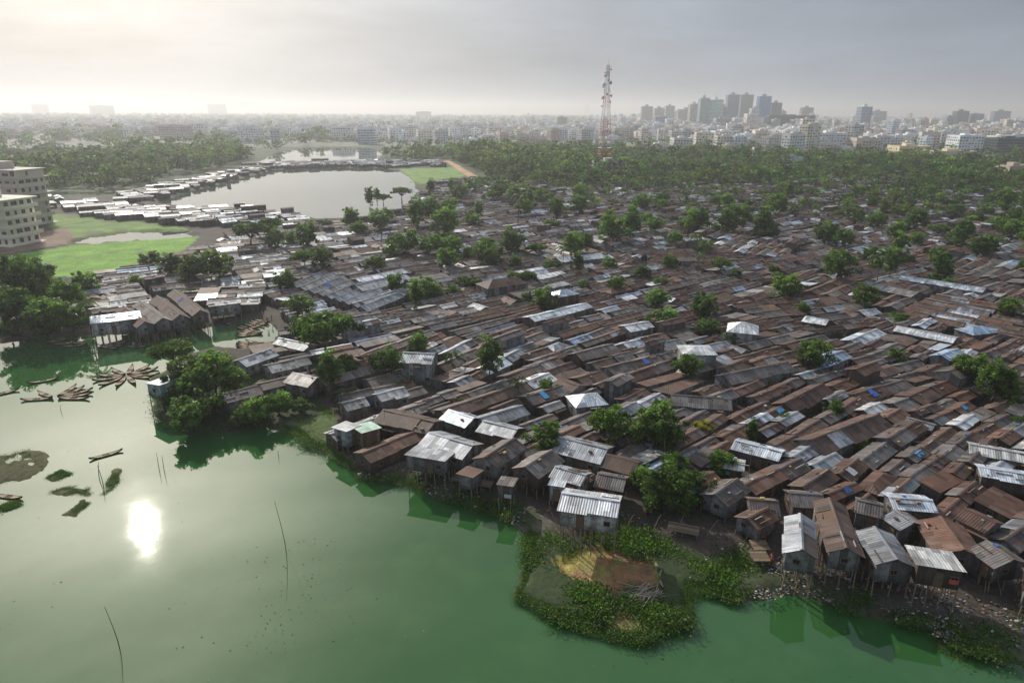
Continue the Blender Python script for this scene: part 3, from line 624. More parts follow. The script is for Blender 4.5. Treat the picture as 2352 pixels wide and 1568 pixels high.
while k<150:
    px=random.uniform(740,2400); py=430+abs(random.gauss(0,1))*140
    if py>900: continue
    x,y=G(px,py,4)
    if not inp(x,y,S1): continue
    trees.append((x,y,random.uniform(1.8,4.2) if py>560 else random.uniform(2.6,5.2),random.choice(['rnd','rnd','rnd','umb','tall','bush'] if random.random()<.85 else ['coco','ban'])));k+=1
TL={'rnd':"round leafy green tree among tin roofs",'umb':"spreading umbrella crowned dark green tree",'tall':"tall narrow leafy tree",'bush':"low dense green shrub tree",'cone':"dark conical tree between shacks",'yel':"small tree with yellow green blossom",'palm':"date palm with bushy head of fronds",'coco':"slender coconut palm rising above roofs",'ban':"clump of broad banana leaves"}
for (x,y,r,kd) in trees:
    cm,tm=random.choice(VAR[kd]); sc=r*random.uniform(.95,1.05)
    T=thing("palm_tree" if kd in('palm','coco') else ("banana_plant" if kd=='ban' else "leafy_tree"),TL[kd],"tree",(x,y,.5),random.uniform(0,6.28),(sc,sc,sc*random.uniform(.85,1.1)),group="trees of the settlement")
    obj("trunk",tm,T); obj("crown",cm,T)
# woods as stuff
def tile(bases,inst):
    Vs=[];Fs=[];Cs=[];off=0
    inst=np.array(inst); pick=rng.integers(0,len(bases),len(inst))
    for bi,(V,Fc,C) in enumerate(bases):
        I=inst[pick==bi]
        if not len(I): continue
        a=rng.random(len(I))*6.28; c,s_=np.cos(a)[:,None],np.sin(a)[:,None]
        X=V[None,:,0]*c-V[None,:,1]*s_; Y=V[None,:,0]*s_+V[None,:,1]*c; Z=np.repeat(V[None,:,2],len(I),0)
        r=I[:,3:4]; VV=np.stack([X*r+I[:,0:1],Y*r+I[:,1:2],Z*r*rng.uniform(.7,1.15,(len(I),1))+I[:,2:3]],2).reshape(-1,3)
        cc_=(C[None]*rng.uniform(.5,1.5,(len(I),1,1))*np.stack([rng.uniform(.75,1.3,len(I)),np.ones(len(I)),np.ones(len(I))],1)[:,None,:]).reshape(-1,3)
        FF=(Fc[None]+np.arange(len(I))[:,None,None]*len(V)).reshape(-1,4)+off
        off+=len(VV); Vs.append(VV);Fs.append(FF);Cs.append(cc_)
    return np.vstack(Vs),np.vstack(Fs),np.vstack(Cs)
low=[crown('rnd',16,13,.14,s_)[:3] for s_ in (1,2,3)]+[crown('umb',14,12,.14,4)[:3],crown('bush',14,13,.14,5)[:3]]
def scatter(poly,n,rlo,rhi,avoid=(),gap=-9):
    x0,y0=poly.min(0);x1,y1=poly.max(0)
    Q=rng.random((n*6,2))*np.array([x1-x0,y1-y0])+np.array([x0,y0]); m=(sdist(Q,poly)>0)&(wob(Q,24)>gap)
    for a in avoid: m&=sdist(Q,a)<2
    Q=Q[m][:n]; m=landsd(Q)>3; Q=Q[m]
    sz=1+.35*wob(Q+90,40)
    return [(q[0],q[1],.3,random.uniform(rlo,rhi)*k_) for q,k_ in zip(Q,sz)]
F1=WP([(880,362),(1050,352),(1400,357),(1750,364),(2100,372),(2600,382),(2600,442),(2200,440),(2000,424),(1800,430),(1500,440),(1200,430),(1110,408),(1090,392),(1020,364),(940,378)])
F2=WP([(-350,385),(0,360),(300,354),(550,350),(590,352),(560,372),(520,385),(400,412),(270,445),(110,440),(-350,425)])
F3=WP([(1030,355),(1380,352),(1400,380),(1330,405),(1110,405)])
F4=WP([(-350,345),(900,322),(1500,330),(2700,352),(2700,382),(1750,362),(1050,350),(600,350),(-350,375)])
F5=WP([(1100,415),(2600,440),(2600,520),(1900,505),(1400,490),(1150,470),(1010,480)])
FL=WP([(-350,350),(900,325),(900,296),(-350,300)])
inst=scatter(F1,2500,3,7,(FLD,ROAD),-.62)+scatter(F2,1000,4,8,(),-.6)+scatter(F3,520,6,8,(FLD,ROAD))+scatter(F4,480,3.5,6.5,(),-.3)+scatter(F5,480,2.5,4.5)+scatter(FL,700,5,9,(),-.2)
for _ in range(900):
    rr_=math.exp(random.uniform(math.log(950),math.log(5500))); a=random.uniform(-.75,.75); inst.append((rr_*math.sin(a),rr_*math.cos(a),0,random.uniform(5,8)))
V,Fc,C=tile(low,inst); print("WOOD quads",len(Fc))
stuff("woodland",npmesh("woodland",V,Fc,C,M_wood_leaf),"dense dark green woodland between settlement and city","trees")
# bank vegetation
def tuft(seed):
    g=np.random.default_rng(seed); n=26; c=g.normal(size=(n,3))*np.array([.4,.4,.11]); c[:,2]=np.abs(c[:,2])+.02
    a=g.normal(size=(n,3)); a/=np.linalg.norm(a,axis=1)[:,None]; b_=np.cross(a,g.normal(size=(n,3))); b_/=np.linalg.norm(b_,axis=1)[:,None]; s=g.uniform(.035,.115,n)[:,None]
    V=np.stack([c-a*s,c-b_*s*.6,c+a*s,c+b_*s*.6],1).reshape(-1,3); C=np.array([.055,.11,.022])*g.uniform(.5,1.6,(n,1)); return V,np.arange(n*4).reshape(-1,4),np.repeat(C,4,0)
def sc2(poly,n,smin,avoid=(),hs=1.0,gap=-.55):
    x0,y0=poly.min(0);x1,y1=poly.max(0); Q=rng.random((n,2))*np.array([x1-x0,y1-y0])+np.array([x0,y0]); m=sdist(Q,poly)>0
    for a in avoid: m&=(sdist(Q,a)+wob(Q,.9)*.5)<-.1
    m&=landsd(Q)>smin; Q=Q[m]; Q=Q[wob(Q,1.1)>gap]; w_=.9+.7*wob(Q+20,2.0); return [(q[0],q[1],.02+.3*max(0,k_-.6),random.uniform(.5,1.2)*hs*k_) for q,k_ in zip(Q,w_)]
SH1=WP([(790,1060),(860,1050),(1000,1090),(1150,1130),(1260,1200),(1212,1250),(1150,1190),(980,1145),(830,1105)])
SH2=WP([(1850,1340),(2352,1400),(2500,1450),(2500,1620),(2170,1470),(1930,1410)])
SH3=WP([(1230,1160),(1450,1175),(1640,1190),(1760,1290),(1700,1380),(1600,1340),(1450,1240),(1240,1235)])
inst=sc2(ISLG,21000,-.45,(ORG,),1.1,-.7)+sc2(SH1,12000,-.6,(),.9,-.15)+sc2(SH2,11000,-.6,(),.95,.0)+sc2(SH3,9000,-.3,(),1.0,-.25)+sc2(PEN,6000,-.4)+sc2(BANKG,3000,-.3)
inst=[(a,b_,c+.28,d_) for (a,b_,c,d_) in inst]
for w in ISL: inst+= [(q[0],q[1],.05,q[3]*.5) for q in sc2(w,900,-.3)]
V,Fc,C=tile([tuft(s_) for s_ in range(4)],inst)
stuff("bank_vegetation",npmesh("bank_vegetation",V,Fc,C,M_weed),"water hyacinth and weeds along the muddy bank","weeds")
# litter
b=B(); LIT=WP([(1690,1240),(1850,1300),(2352,1380),(2352,1530),(2080,1440),(1850,1375),(1700,1385)]); LIT2=WP([(790,1040),(1000,1090),(1230,1160),(1200,1230),(980,1140),(830,1100)])
for pl,n,g_ in ((LIT,9000,-.15),(LIT2,4000,-.05),(SH3,1200,.25)):
    x0,y0=pl.min(0);x1,y1=pl.max(0); Q=rng.random((n,2))*np.array([x1-x0,y1-y0])+np.array([x0,y0]); Q=Q[(sdist(Q,pl)>0)&(landsd(Q)>-.5)&(wob(Q,1.7)>g_)]
    for q in Q:
        b.xf(q[0],q[1],random.uniform(.4,.75),random.random()*6); w_=random.uniform(.04,.15)
        b.face([(-w_,-w_*.7,0),(w_,-w_*.6,.05),(w_*.9,w_*.7,.1),(-w_,w_*.5,.04)],random.choice([(.5,.5,.47),(.35,.32,.27),(.22,.18,.14),(.25,.12,.09),(.12,.18,.3),(.12,.09,.07),(.12,.09,.07),(.2,.17,.13),(.1,.09,.08)]))
for _ in range(260):
    px=random.uniform(0,2000);py=random.uniform(930,1568) 
    if random.random()<.5: px=random.gauss(690,40)+ (py-1200)*-.35; py=random.uniform(1230,1500)
    x,y=G(px,py,0)
    if landsd(np.array([[x,y]]))[0]>-1: continue
    b.xf(x,y,.02,random.random()*6); w_=random.uniform(.03,.09); b.face([(-w_,-w_*.5,0),(w_,-w_*.5,0.01),(w_,w_*.5,0.02),(-w_,w_*.5,0.01)],random.choice([(.02,.03,.015),(.02,.03,.015),(.05,.07,.03),(.3,.3,.25)]))
stuff("litter",b.mesh("litter",[M_litter]),"scattered plastic rubbish on the bank and water","rubbish")
x,y=G(1480,1372,.4); b=B()
for _ in range(110):
    a=random.uniform(-.9,.9)+.4; l=random.uniform(.4,1.2); cx_,cy_=random.gauss(0,.7),random.gauss(0,.5); z0=random.uniform(.05,.6)
    b.beam((cx_-l*math.cos(a),cy_-l*math.sin(a),z0),(cx_+l*math.cos(a),cy_+l*math.sin(a),z0+random.uniform(-.1,.25)),.06,jit((.42,.36,.29),.35))
thing("branch_pile","heap of pale cut branches on the weedy islet","branches",(x,y,.35),me=b.mesh("branch_pile",[M_wood]))
# ---------------------------------------------------------------- boats
def boat_parts():
    n=18; st=[]
    for k in range(n+1):
        t=-1+2*k/n; a=abs(t); hb=.66*max(0.0,1-a**2.0)+.015; sh=.26+.6*a**3.2; ke=-.12+.55*a**4.5
        st.append([(4*t,-hb,sh),(4*t,-hb*.75,(sh+ke)*.45),(4*t,0,ke),(4*t,hb*.75,(sh+ke)*.45),(4*t,hb,sh)])
    h=B()
    for k in range(n):
        for j in range(4): h.face([st[k][j],st[k+1][j],st[k+1][j+1],st[k][j+1]],(.05,.038,.028))
        for j in (0,4):
            p,q=st[k][j],st[k+1][j]; h.beam((p[0],p[1],p[2]+.02),(q[0],q[1],q[2]+.02),.08,(.06,.042,.03))
    dk=B()
    for k in range(1,n-1):
        t=-1+2*(k+.5)/n
        a,c=st[k],st[k+1]; lo=.03 if abs(t)>.2 else .12
        for m in range(4):
            f0,f1=-1+m*.5+.03,-1+(m+1)*.5-.03
            col=jit((.60,.46,.31),.2) if abs(t)>.2 else jit((.32,.23,.15),.3)
            dk.face([(a[4][0]+.02,a[4][1]*f0*.93,a[4][2]-lo),(c[4][0]-.02,c[4][1]*f0*.93,c[4][2]-lo),(c[4][0]-.02,c[4][1]*f1*.93,c[4][2]-lo),(a[4][0]+.02,a[4][1]*f1*.93,a[4][2]-lo)],col)
    th=B(); th.box(-.09,.09,-.6,.6,0,.05,(.2,.14,.09))
    return h.mesh("hull",[M_wood]),dk.mesh("deck",[M_wood]),th.mesh("thwart",[M_wood])
BH,BD,BT=boat_parts()
def boat(x,y,a,s=1.0,lb="slender wooden rowing boat with upturned ends on the water",z=0,grp="moored wooden boats",tilt=None):
    T=thing("wooden_boat",lb,"boat",(x,y,z),a,(s,s*1.1,s),group=grp,rot=tilt)
    obj("hull",BH,T); obj("deck",BD,T)
    for q in (-.8,0,.8): obj("thwart",BT,T,(q,0,.26))
    return T
def fan(px,py,a0,a1,n,r=4.3,s=.66):
    x,y=G(px,py,0)
    for k in range(n):
        a=rad(a0+(a1-a0)*k/max(1,n-1)+random.uniform(-3,3)); rr_=r*s+random.uniform(-.1,.3)
        boat(x+rr_*math.cos(a),y+rr_*math.sin(a),a,s*random.uniform(.94,1.04),"wooden boat moored bow to bow in a fan")
fan(292,864,8,345,11,4.4,.64); fan(128,916,2,88,5,4.5,.64); fan(126,916,150,188,2,4.5,.6)
for (px,py,a,s) in ((100,876,35,.6),(5,905,45,.6),(244,1046,42,.52),(20,1142,-10,.5),(315,797,8,.55),(130,784,40,.52),(147,790,22,.52)):
    x,y=G(px,py,0); boat(x,y,rad(a),s)
fan(228,797,-15,55,4,4.5,.58); fan(206,792,165,198,2,4.5,.56)
fan(612,792,160,215,6,4.6,.66); fan(606,768,140,200,6,4.6,.66)
x0,y0=G(575,750,0)
for k in range(7):
    boat(x0+random.uniform(-.3,.3)+k*.3,y0-2+k*1.2,rad(170+random.uniform(-6,6)),.64,"wooden boat drawn up side by side at the landing")
x,y=G(527,742,0); boat(x,y,rad(100),.55)
x,y=G(1517,1335,.3); boat(x,y,rad(80),.42,"old weathered boat lying tilted on the weedy islet",.5,"moored wooden boats",(rad(35),rad(3),rad(80)))
# poles
def pole(px,py,h,lean,w=.09,base=0.0,lb="thin bamboo pole standing in green water",grp="bamboo poles in the lake",col=(.05,.04,.03)):
    x,y=G(px,py,base); b=B(); prev=(0,0,-1)
    for k in range(1,6):
        q=(lean[0]*(k/5)**1.5*h,lean[1]*h*k/5,h*k/5); b.beam(prev,q,w*(1-.1*k),col,n=5,w2=w*(1-.1*(k+1))); prev=q
    thing("bamboo_pole",lb,"pole",(x,y,base),0,me=b.mesh("bamboo_pole",[M_wood]),group=grp)
pole(658,1268,6.3,(-.10,0)); pole(276,1490,4.5,(-.12,0)); pole(365,1075,2.3,(.02,0),.1); pole(377,1080,2.2,(.03,0),.1); pole(640,1050,1.0,(0,0)); pole(140,945,1.2,(.1,0)); pole(237,1112,2.6,(-.12,.05),.12); pole(228,1100,2.4,(.12,.05),.12); pole(1100,1175,2,(.05,0)); pole(1240,1240,2.3,(.1,0))
for _ in range(46):
    px=random.uniform(820,2340); py=random.uniform(600,1150)
    x,y=G(px,py,.6)
    if inp(x,y,S1): pole(px,py,random.uniform(4.5,6.5),(random.uniform(-.1,.1),0),.1,.6,"thin bamboo aerial pole rising above tin roofs","bamboo poles over the roofs",(.2,.16,.11))
for (px,py) in ((850,1030),(880,1045),(900,1040),(930,1055),(960,1075),(1050,1095),(1080,1105),(1120,1120),(1160,1130),(1200,1130),(1230,1140),(1340,1235),(1380,1250),(1410,1240),(1440,1215),(1280,1215),(1300,1230),(1360,1245),(1500,1225),(1560,1215),(1620,1240),(1680,1265),(1820,1320),(1855,1325),(1890,1325),(1990,1335),(2030,1340),(2120,1360),(2180,1365),(2260,1370),(2300,1375)):
    pole(px,py,random.uniform(1.6,2.8),(random.uniform(-.5,.5),random.uniform(-.2,.3)),.1,.2,"leaning bamboo prop on the littered bank","bamboo props on the bank",(.32,.25,.16))
for (px,py,w_,a) in ((975,1078,2.6,-20),(1065,1098,3,-15),(1110,1108,2.4,-15),(1570,1212,3.4,-20),(1745,1250,1.8,0),(1745,1275,1.8,0)):
    x,y=G(px,py,1.3); T=thing("bamboo_platform","rough bamboo platform on posts at the water's edge","platform",(x,y,-.3),rad(a),group="bamboo platforms")
    b=B()
    for q in range(9): b.box(-w_/2,w_/2,-.9+q*.2,-.76+q*.2,1.55,1.6,jit((.24,.18,.12),.4))
    obj("deck",b.mesh("deck",[M_wood]),T)
    for sx_ in (-1,0,1):
        for sy in (-1,1): obj("leg",ME_post,T,(sx_*w_*.45,sy*.7,-.6),(0,0,0),(.8,.8,2.14))
# people
def person(px,py,z,cl,sit,lb):
    mv=[(0,0,.9),(0,0,1.15),(0,0,1.42),(0,0,1.52),(0,0.01,1.66),(.18,0,1.40),(.25,.08,1.15),(.2,.25,1.0),(-.18,0,1.40),(-.25,.05,1.15),(-.24,.2,.95),(.1,0,.88),(.11,.05,.48),(.11,0,.06),(.11,.14,.03),(-.1,0,.88),(-.12,.08,.48),(-.12,.0,.06),(-.12,.14,.03)]
    ed=[(0,1),(1,2),(2,3),(3,4),(2,5),(5,6),(6,7),(2,8),(8,9),(9,10),(0,11),(11,12),(12,13),(13,14),(0,15),(15,16),(16,17),(17,18)]
    rd=[.14,.14,.13,.06,.105,.06,.045,.035,.06,.045,.035,.09,.065,.045,.04,.09,.065,.045,.04]
    if sit:
        mv=[(a,b_,c-.5) if k not in(12,13,14,16,17,18) else (a,b_+.4 if k in(12,16) else b_+.45,(.42 if k in(12,16) else .05)) for k,(a,b_,c) in enumerate(mv)]
    me=bpy.data.meshes.new("person"); me.from_pydata(mv,ed,[]); o=bpy.data.objects.new("person",me); COL.objects.link(o)
    m=o.modifiers.new("s",'SKIN'); m2=o.modifiers.new("ss",'SUBSURF'); m2.levels=1
    for k,v in enumerate(me.skin_vertices[0].data): v.radius=(rd[k],rd[k]*.85); v.use_root=(k==0)
    dg=bpy.context.evaluated_depsgraph_get(); me2=bpy.data.meshes.new_from_object(o.evaluated_get(dg)); bpy.data.objects.remove(o)
    me2.materials.clear(); me2.materials.append(M_cloth)
    a=me2.color_attributes.new('tint','FLOAT_COLOR','POINT'); dat=[]
    for v in me2.vertices:
        zz=v.co.z+(.5 if sit else 0)
        dat+= list((.12,.065,.04) if (1.46<zz<1.66 or abs(v.co.x)>.2 and zz<1.2 or zz<.3) else ((.01,.008,.008) if zz>=1.66 else (cl if zz>.92 else (cl[0]*.3,cl[1]*.3,cl[2]*.4))))+[0]
    a.data.foreach_set('color',dat)
    x,y=G(px,py,z); thing("person",lb,"person",(x,y,z),random.uniform(0,6),me=me2)
# ---------------------------------------------------------------- apartment blocks near the field
def apartment(px,py,w,d,fl,ang,col,lb,fh=3.1,unf=False):
    x,y=G(px,py,.6); T=thing("apartment_block",lb,"building",(x,y,.5),ang); hh=fl*fh
    b=B(); b.box(-w/2,w/2,-d/2,d/2,0,hh,col); obj("wall",b.mesh("wall",[M_conc]),T)
    for k in range(fl+1):
        ex=random.uniform(.5,2.0) if unf else random.uniform(1.0,1.3)
        b=B(); zz=k*fh; b.box(-w/2-ex,w/2+ex,-d/2-ex,d/2+ex,zz-.14 if k else .02,zz+.16,(.75,.71,.60) if not unf else (.60,.56,.47)); obj("floor_slab",b.mesh("floor_slab",[M_conc]),T)
        if 0<k<fl and (not unf or k%2):
            b=B(); e=ex-.05
            for (x0_,x1_,y0_,y1_) in ((-w/2-e,w/2+e,-d/2-e-.01,-d/2-e+.11),(w/2+e-.11,w/2+e+.01,-d/2-e+.15,d/2+e),(-w/2-e-.01,-w/2-e+.11,-d/2-e+.15,d/2+e)): b.box(x0_,x1_,y0_,y1_,zz+.16,zz+1.15,jit(col,.06))
            obj("balcony_parapet",b.mesh("balcony_parapet",[M_conc]),T)
    b=B(); b.box(-.7,.7,-.06,.04,0,1.5,(.03,.035,.04),0); b.box(-.78,.78,-.1,-.061,-.08,0,(.4,.4,.38),1); b.box(-.04,.04,-.09,-.061,0,1.5,(.3,.3,.3),1); wm=b.mesh("window",[M_glass,M_conc])
    nw=max(2,int(w/3)); nd=max(2,int(d/3))
    for k in range(fl):
        for q in range(nw):
            if random.random()<.75: obj("window",wm,T,(-w/2+w*(q+.5)/nw,-d/2-.05,k*fh+.9),(0,0,0),(random.choice([.7,1.2,1.9]),1,random.choice([1.2,1,.7])))
        for q in range(nd):
            if nd*fl<44 and random.random()<.75: obj("window",wm,T,(w/2+.05,-d/2+d*(q+.5)/nd,k*fh+.9),(0,0,math.pi/2),(random.choice([.6,1,1.5]),1,1))
    b=B(); b.box(-w*.2,w*.15,-d*.2,d*.2,hh+.17,hh+2.9,jit(col)); obj("stair_head",b.mesh("stair_head",[M_conc]),T)
    for q in range(5):
        b=B(); b.beam((0,0,0),(0,0,1.5),.35,(.45,.44,.4)); obj("column_stub",b.mesh("column_stub",[M_conc]),T,((-.45+.22*q)*w,-d*.45,hh+.16))
apartment(-5,556,24,12,5,rad(-12),(.86,.79,.62),"cream five storey apartment block with open balconies")
apartment(30,512,26,13,7,rad(-10),(.56,.50,.42),"grey unfinished concrete apartment block",unf=True)
apartment(-60,470,26,14,9,rad(-10),(.66,.60,.50),"tall grey concrete apartment block",unf=True)
# ---------------------------------------------------------------- city
CC=[(.80,.80,.79),(.76,.73,.67),(.66,.65,.63),(.84,.85,.86),(.68,.6,.52),(.5,.5,.5),(.78,.73,.62),(.58,.46,.4),(.74,.78,.82),(.82,.82,.8)]
def bldg(b,w,d,h,col,detail=1,glass=None,frame=False):
    x,y=w/2,d/2; rc=tuple(q*.75 for q in col)
    b.box(-x,x,-y,y,-1,h,col,0,False,rc)
    b.box(-x,x,-y,-y+.35,h,h+.9,col,0,False); b.box(-x,x,y-.35,y,h,h+.9,col,0,False); b.box(-x,-x+.35,-y+.36,y-.36,h,h+.9,col,0,False); b.box(x-.35,x,-y+.36,y-.36,h,h+.9,col,0,False)
    b.box(-x*.35,x*.2,-y*.4,y*.3,h,h+2.9+(h>50)*4,col,0,False); 
    if random.random()<.6: b.box(x*.4,x*.7,-y*.6,-y*.2,h,h+2.0,random.choice([(.1,.1,.1),(.6,.6,.6),(.4,.38,.35)]),0,False)
    fh=3.3; nf=max(1,int(h/fh)); gc=glass or (.035,.042,.05)
    for s_ in range(4):
        W_=w if s_%2==0 else d; O=y if s_%2==0 else x
        ca,sa=[(1,0),(0,1),(-1,0),(0,-1)][s_]
        def pt(u,z,e=.12):
            X,Y=u,-(O+e); return (X*ca-Y*sa,X*sa+Y*ca,z)
        for f in range(nf):
            z0=f*fh+1.0+(0 if f else .3); z1=z0+(1.4 if not glass else 2.3)
            if detail:
                nc=max(2,int(W_/3.6))
                for q in range(nc):
                    if not glass and random.random()<.15: continue
                    c_=-W_/2+W_*(q+.5)/nc; hw_=W_/nc*(random.choice([.15,.24,.3]) if not glass else .46)
                    b.face([pt(c_-hw_,z0),pt(c_+hw_,z0),pt(c_+hw_,z1),pt(c_-hw_,z1)],jit(gc,.3),1)
                b.face([pt(-W_/2-.3,z0-.95,.7),pt(W_/2+.3,z0-.95,.7),pt(W_/2+.3,z0-.6,.7),pt(-W_/2-.3,z0-.6,.7)],jit(col,.1),0)
            else: b.face([pt(-W_*.4,z0),pt(W_*.4,z0),pt(W_*.4,z1),pt(-W_*.4,z1)],tuple(.25*gc[i_]+.55*col[i_] for i_ in range(3)),0)
def cityhero(xl,xr,yt,yb,col,d=None,glass=None,lb="tall office building on the skyline",ang=0,name="office_tower"):
    x,y=G((xl+xr)/2,yb,.3); dp=proj(x,y,0)[2]; w=(xr-xl)*dp/F; h=topz((xl+xr)/2,yt,y)-.3
    b=B(); bldg(b,w*.92,d or min(w,26),h,col,1,glass); T=thing(name,lb,"building",(x,y,.3),ang,me=b.mesh(name,[M_conc,M_glass])); return T,(x,y,h,w)
hs=[(1470,1497,245,288,(.40,.38,.36),None),(1499,1523,249,290,(.45,.42,.38),None),(1524,1546,244,288,(.5,.5,.5),(.2,.28,.33)),(1551,1600,252,290,(.44,.38,.33),None),(1600,1622,226,300,(.42,.5,.48),(.15,.30,.28)),(1622,1654,230,300,(.75,.86,.84),(.24,.40,.38)),(1662,1690,218,294,(.28,.36,.46),(.07,.14,.22)),(1692,1722,218,292,(.34,.32,.31),(.10,.11,.13)),(1733,1762,222,296,(.15,.28,.48),(.05,.17,.40)),(1763,1787,237,296,(.24,.25,.29),(.06,.1,.13)),(1755,1868,266,302,(.11,.09,.08),(.02,.02,.02)),(1690,1750,271,304,(.75,.76,.78),None),(1834,1862,248,288,(.22,.2,.2),None),(1964,1990,246,306,(.6,.64,.70),(.12,.2,.3)),(1992,2030,256,288,(.36,.36,.38),None),(2185,2215,256,295,(.16,.18,.22),(.06,.08,.12)),(2217,2250,262,295,(.3,.3,.31),None),(2272,2312,256,290,(.28,.29,.32),None),(2266,2352,318,352,(.09,.12,.12),(.03,.06,.06)),(76,114,240,262,(.4,.4,.4),None),(208,265,243,265,(.42,.41,.4),None),(478,522,240,263,(.4,.4,.4),None),(955,992,257,272,(.3,.28,.28),None),(1168,1190,244,262,(.3,.3,.3),None),(1340,1354,240,264,(.3,.3,.3),None),
(1578,1602,240,296,(.5,.48,.45),None),(1650,1665,246,298,(.4,.42,.45),(.12,.18,.24)),(1718,1738,250,298,(.55,.56,.6),None),(1786,1800,256,292,(.5,.5,.5),None),
(555,600,290,328,(.82,.82,.82),None),(765,812,292,324,(.82,.8,.77),None),(825,862,294,332,(.82,.85,.88),(.25,.33,.42)),(1632,1690,302,336,(.84,.85,.87),None),(1730,1800,308,338,(.82,.8,.77),None),(1865,1930,306,345,(.84,.86,.88),None),(2045,2120,336,360,(.78,.68,.45),None),(2180,2240,312,352,(.84,.86,.88),None),(1790,1835,362,386,(.75,.75,.75),None),(375,440,290,322,(.55,.44,.4),None),(440,480,285,320,(.78,.78,.78),None),(500,545,298,320,(.78,.78,.78),None),(900,960,290,318,(.75,.72,.68),None),(1060,1110,285,312,(.76,.75,.73),None),(1950,2010,318,348,(.66,.58,.5),None),(1540,1585,318,345,(.7,.68,.64),None),(2130,2230,348,368,(.7,.62,.42),None),(1715,1750,345,365,(.7,.7,.7),None),(2290,2352,382,410,(.5,.42,.34),None),(1500,1530,330,350,(.7,.7,.7),None),(2010,2040,362,380,(.65,.65,.65),None)]
for q in range(16):
    xl=random.uniform(1900,2330) if q>12 else random.uniform(1470,1850); w_=random.uniform(14,34); yt=random.uniform(262,284)
    hs.append((xl,xl+w_,yt,random.uniform(300,306),random.choice([(.7,.72,.75),(.5,.5,.52),(.6,.52,.46),(.78,.76,.72),(.4,.43,.48)]),random.choice([None,None,(.12,.18,.25)])))
boxes=[]
for (xl,xr,yt,yb,c,gl) in hs:
    lb="tall tower block on the skyline" if yb<305 and yb-yt>30 else "flat roofed multi storey city building with window rows"
    if gl and c[1]>c[0] and yb-yt>30: lb="glass faced office tower on the skyline"
    T,(x,y,h,w)=cityhero(xl,xr,yt,yb,c,None,gl,lb); boxes.append((x,y,w))
    if yt<235 and xl>1500:
        b=B(); b.beam((0,0,h),(0,0,h+random.uniform(14,22)),.9,(.3,.3,.3),w2=.4); obj("antenna",b.mesh("antenna",[M_metal]),T)
cands=[]
tries=0
while len(cands)<6200 and tries<40000:
    tries+=1
    rr_=math.exp(random.uniform(math.log(900),math.log(6500))); a=random.uniform(-.72,.72); x,y=rr_*math.sin(a),rr_*math.cos(a)
    pr=proj(x,y,0)
    lim=320 if pr[0]<620 else (326 if pr[0]<900 else (328 if pr[0]<1600 else 350))
    if pr[1]>lim+random.uniform(-12,5): continue
    if pr[0]<1200 and random.random()<.4: continue
    if any(abs(x-q[0])<q[2]*.6+12 and abs(y-q[1])<30 for q in boxes): continue
    if y<1100 and inp(x,y,W2): continue
    cs_=24+rr_*.004
    cands.append((rr_,x,y,(int(x/cs_),int(y/cs_)),pr[0]))
seen=set(); cc2=[]
for q in sorted(cands):
    if q[3] in seen: continue
    seen.add(q[3]); cc2.append(q)
print("CITY",len(cc2))
bs=B()
for k,(rr_,x,y,g,px_) in enumerate(cc2):
    w=random.uniform(11,24); d_=random.uniform(11,18); h=random.choice([7,10,13,16,16,19,19,22])*random.uniform(.9,1.1)
    if px_<1200: h*=.85
    elif random.random()<.04: h*=random.uniform(1.4,1.9)
    col=jit(random.choice(CC),.12); ang=rad(random.choice([18,18,-8,25,5]))+random.gauss(0,.06)
    if k<235:
        b=B(); bldg(b,w,d_,h,col,1)
        thing("city_building",("white" if col[2]>.66 else "beige" if col[0]>.6 else "grey brown")+" flat roofed apartment building with rows of windows","building",(x,y,.3),ang,me=b.mesh("city_building",[M_conc,M_glass]),group="apartment buildings of the city")
    else:
        bs.xf(x,y,.3,ang); bldg(bs,w,d_,h*(1.0 if rr_<3000 else 1.1),col,1 if rr_<1300 else 0)
stuff("distant_city",bs.mesh("distant_city",[M_conc,M_glass]),"hazy mass of pale apartment buildings to the horizon","buildings")
# base building and telecom mast
bx,by=G(1397,404,.3)
T=thing("rooftop_building","four storey building with open floors below the mast","building",(bx,by,.3),rad(8))
b=B(); bldg(b,22,16,10,(.5,.5,.45),1); obj("wall",b.mesh("wall",[M_conc,M_glass]),T)
b=B(); b.box(-12.5,12.5,-9.5,9.5,3.4,3.8,(.65,.66,.6)); b.box(-12.5,12.5,-9.5,9.5,6.8,7.2,(.65,.66,.6)); obj("balcony_slab",b.mesh("balcony_slab",[M_conc]),T)
mx_,my_=G(1386,392,.3); mtop=topz(1391,150,my_)
T=thing("telecommunication_tower","red and white lattice mast carrying dish antennas","tower",(mx_,my_,.3),rad(15))
ns=18
def half(z): f=z/mtop; return 4.3*(1-f)**1.15+.7
for k in range(ns):
    z0=mtop*k/ns; z1=mtop*(k+1)/ns; a,c=half(z0),half(z1); col=(.62,.05,.04) if (k%5) in (1,2,3) and k<13 or k==16 else (.72,.72,.72)
    b=B(); cs_=[(-1,-1),(1,-1),(1,1),(-1,1)]
    for q in range(4):
        p,r=cs_[q],cs_[(q+1)%4]
        b.beam((p[0]*a,p[1]*a,z0),(p[0]*c,p[1]*c,z1),.34,col)
        b.beam((p[0]*a,p[1]*a,z0),(r[0]*c,r[1]*c,z1),.15,col); b.beam((r[0]*a,r[1]*a,z0),(p[0]*c,p[1]*c,z1),.15,col)
        b.beam((p[0]*a,p[1]*a,z0),(r[0]*a,r[1]*a,z0),.18,col)
    obj("lattice_section",b.mesh("lattice_section",[M_metal]),T)
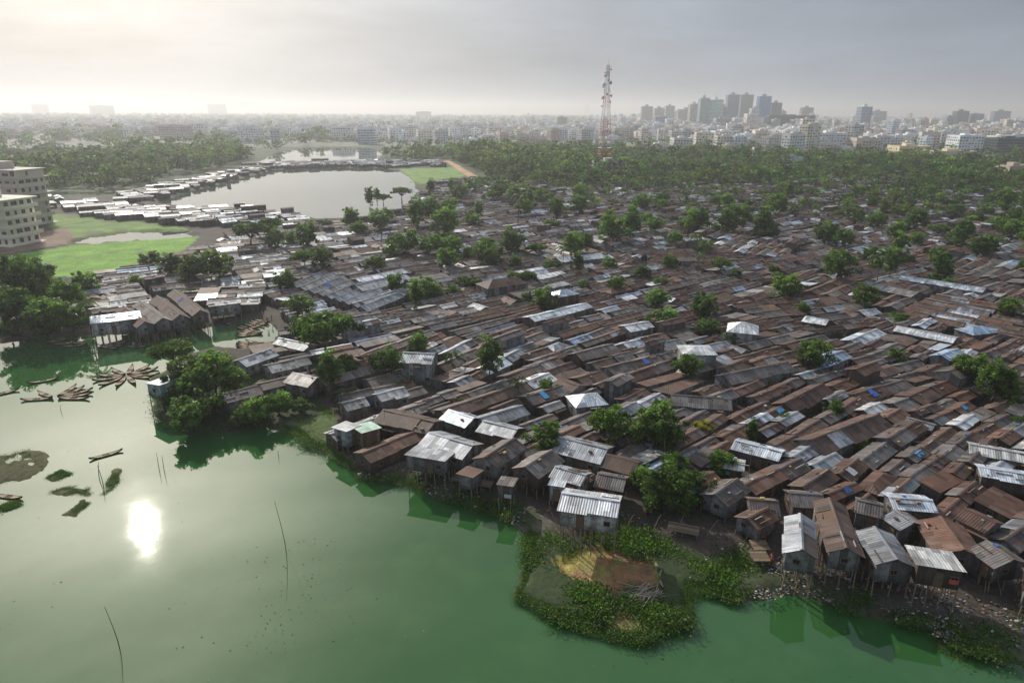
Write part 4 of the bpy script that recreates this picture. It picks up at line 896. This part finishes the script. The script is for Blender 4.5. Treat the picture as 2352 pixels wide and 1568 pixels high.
def dishmesh():
    b=B(); n=12
    for k in range(n):
        a0,a1=2*math.pi*k/n,2*math.pi*(k+1)/n; c0,s0,c1,s1=math.cos(a0),math.sin(a0),math.cos(a1),math.sin(a1)
        b.face([(0,c0,s0),(0,c1,s1),(.6,c1,s1),(.6,c0,s0)],(.6,.6,.62)); b.face([(.6,c0,s0),(.6,c1,s1),(.85,0,0)],(.7,.7,.7)); b.face([(0,c0,s0),(0,c1,s1),(-.5,0,0)],(.3,.3,.3))
    b.beam((-.5,0,0),(-1.6,0,0),.25,(.3,.3,.3)); return b.mesh("dish_antenna",[M_metal])
DM=dishmesh()
for (f,a,s_) in ((.96,0,.8),(.93,180,.9),(.9,200,1.1),(.84,20,1.4),(.82,190,1.5),(.80,150,1.0),(.86,260,1.0),(.72,0,1.1),(.70,185,1.3),(.73,250,1.0),(.66,20,.8),(.62,170,.8)):
    z_=mtop*f; rr_=half(z_)+1.6; obj("dish_antenna",DM,T,(rr_*math.cos(rad(a)),rr_*math.sin(rad(a)),z_),(0,0,rad(a)),(s_,s_,s_))
b=B(); b.box(-.2,.2,-.12,.12,0,2.8,(.7,.7,.7)); b.beam((0,0,-.5),(0,0,3.2),.1,(.3,.3,.3)); PM=b.mesh("panel_antenna",[M_metal])
for a in range(0,360,90):
    for f in (.76,.97): z_=mtop*f; obj("panel_antenna",PM,T,((half(z_)+.9)*math.cos(rad(a)),(half(z_)+.9)*math.sin(rad(a)),z_-1.5),(0,0,rad(a)))
b=B(); b.beam((0,0,mtop),(0,0,mtop+5),.25,(.6,.6,.6),w2=.12); obj("lightning_rod",b.mesh("lightning_rod",[M_metal]),T)
person(308,796,.2,(.5,.5,.5),True,"person in white shirt seated in a boat"); person(322,797,.2,(.4,.1,.08),True,"person in red shirt seated in a boat"); person(315,796,.2,(.08,.12,.3),False,"person in blue shirt standing to row a boat")
for (px,py,c,n) in ((615,745,(.5,.12,.1),'red'),(625,738,(.1,.2,.45),'blue'),(604,730,(.5,.5,.45),'white'),(1480,1190,(.4,.3,.1),'ochre'),(1700,1235,(.1,.25,.2),'green'),(1770,1300,(.45,.1,.1),'red')):
    person(px,py,.6,c,False,f"person in {n} clothes standing on the bank")
print("DONE",len(bpy.data.objects))
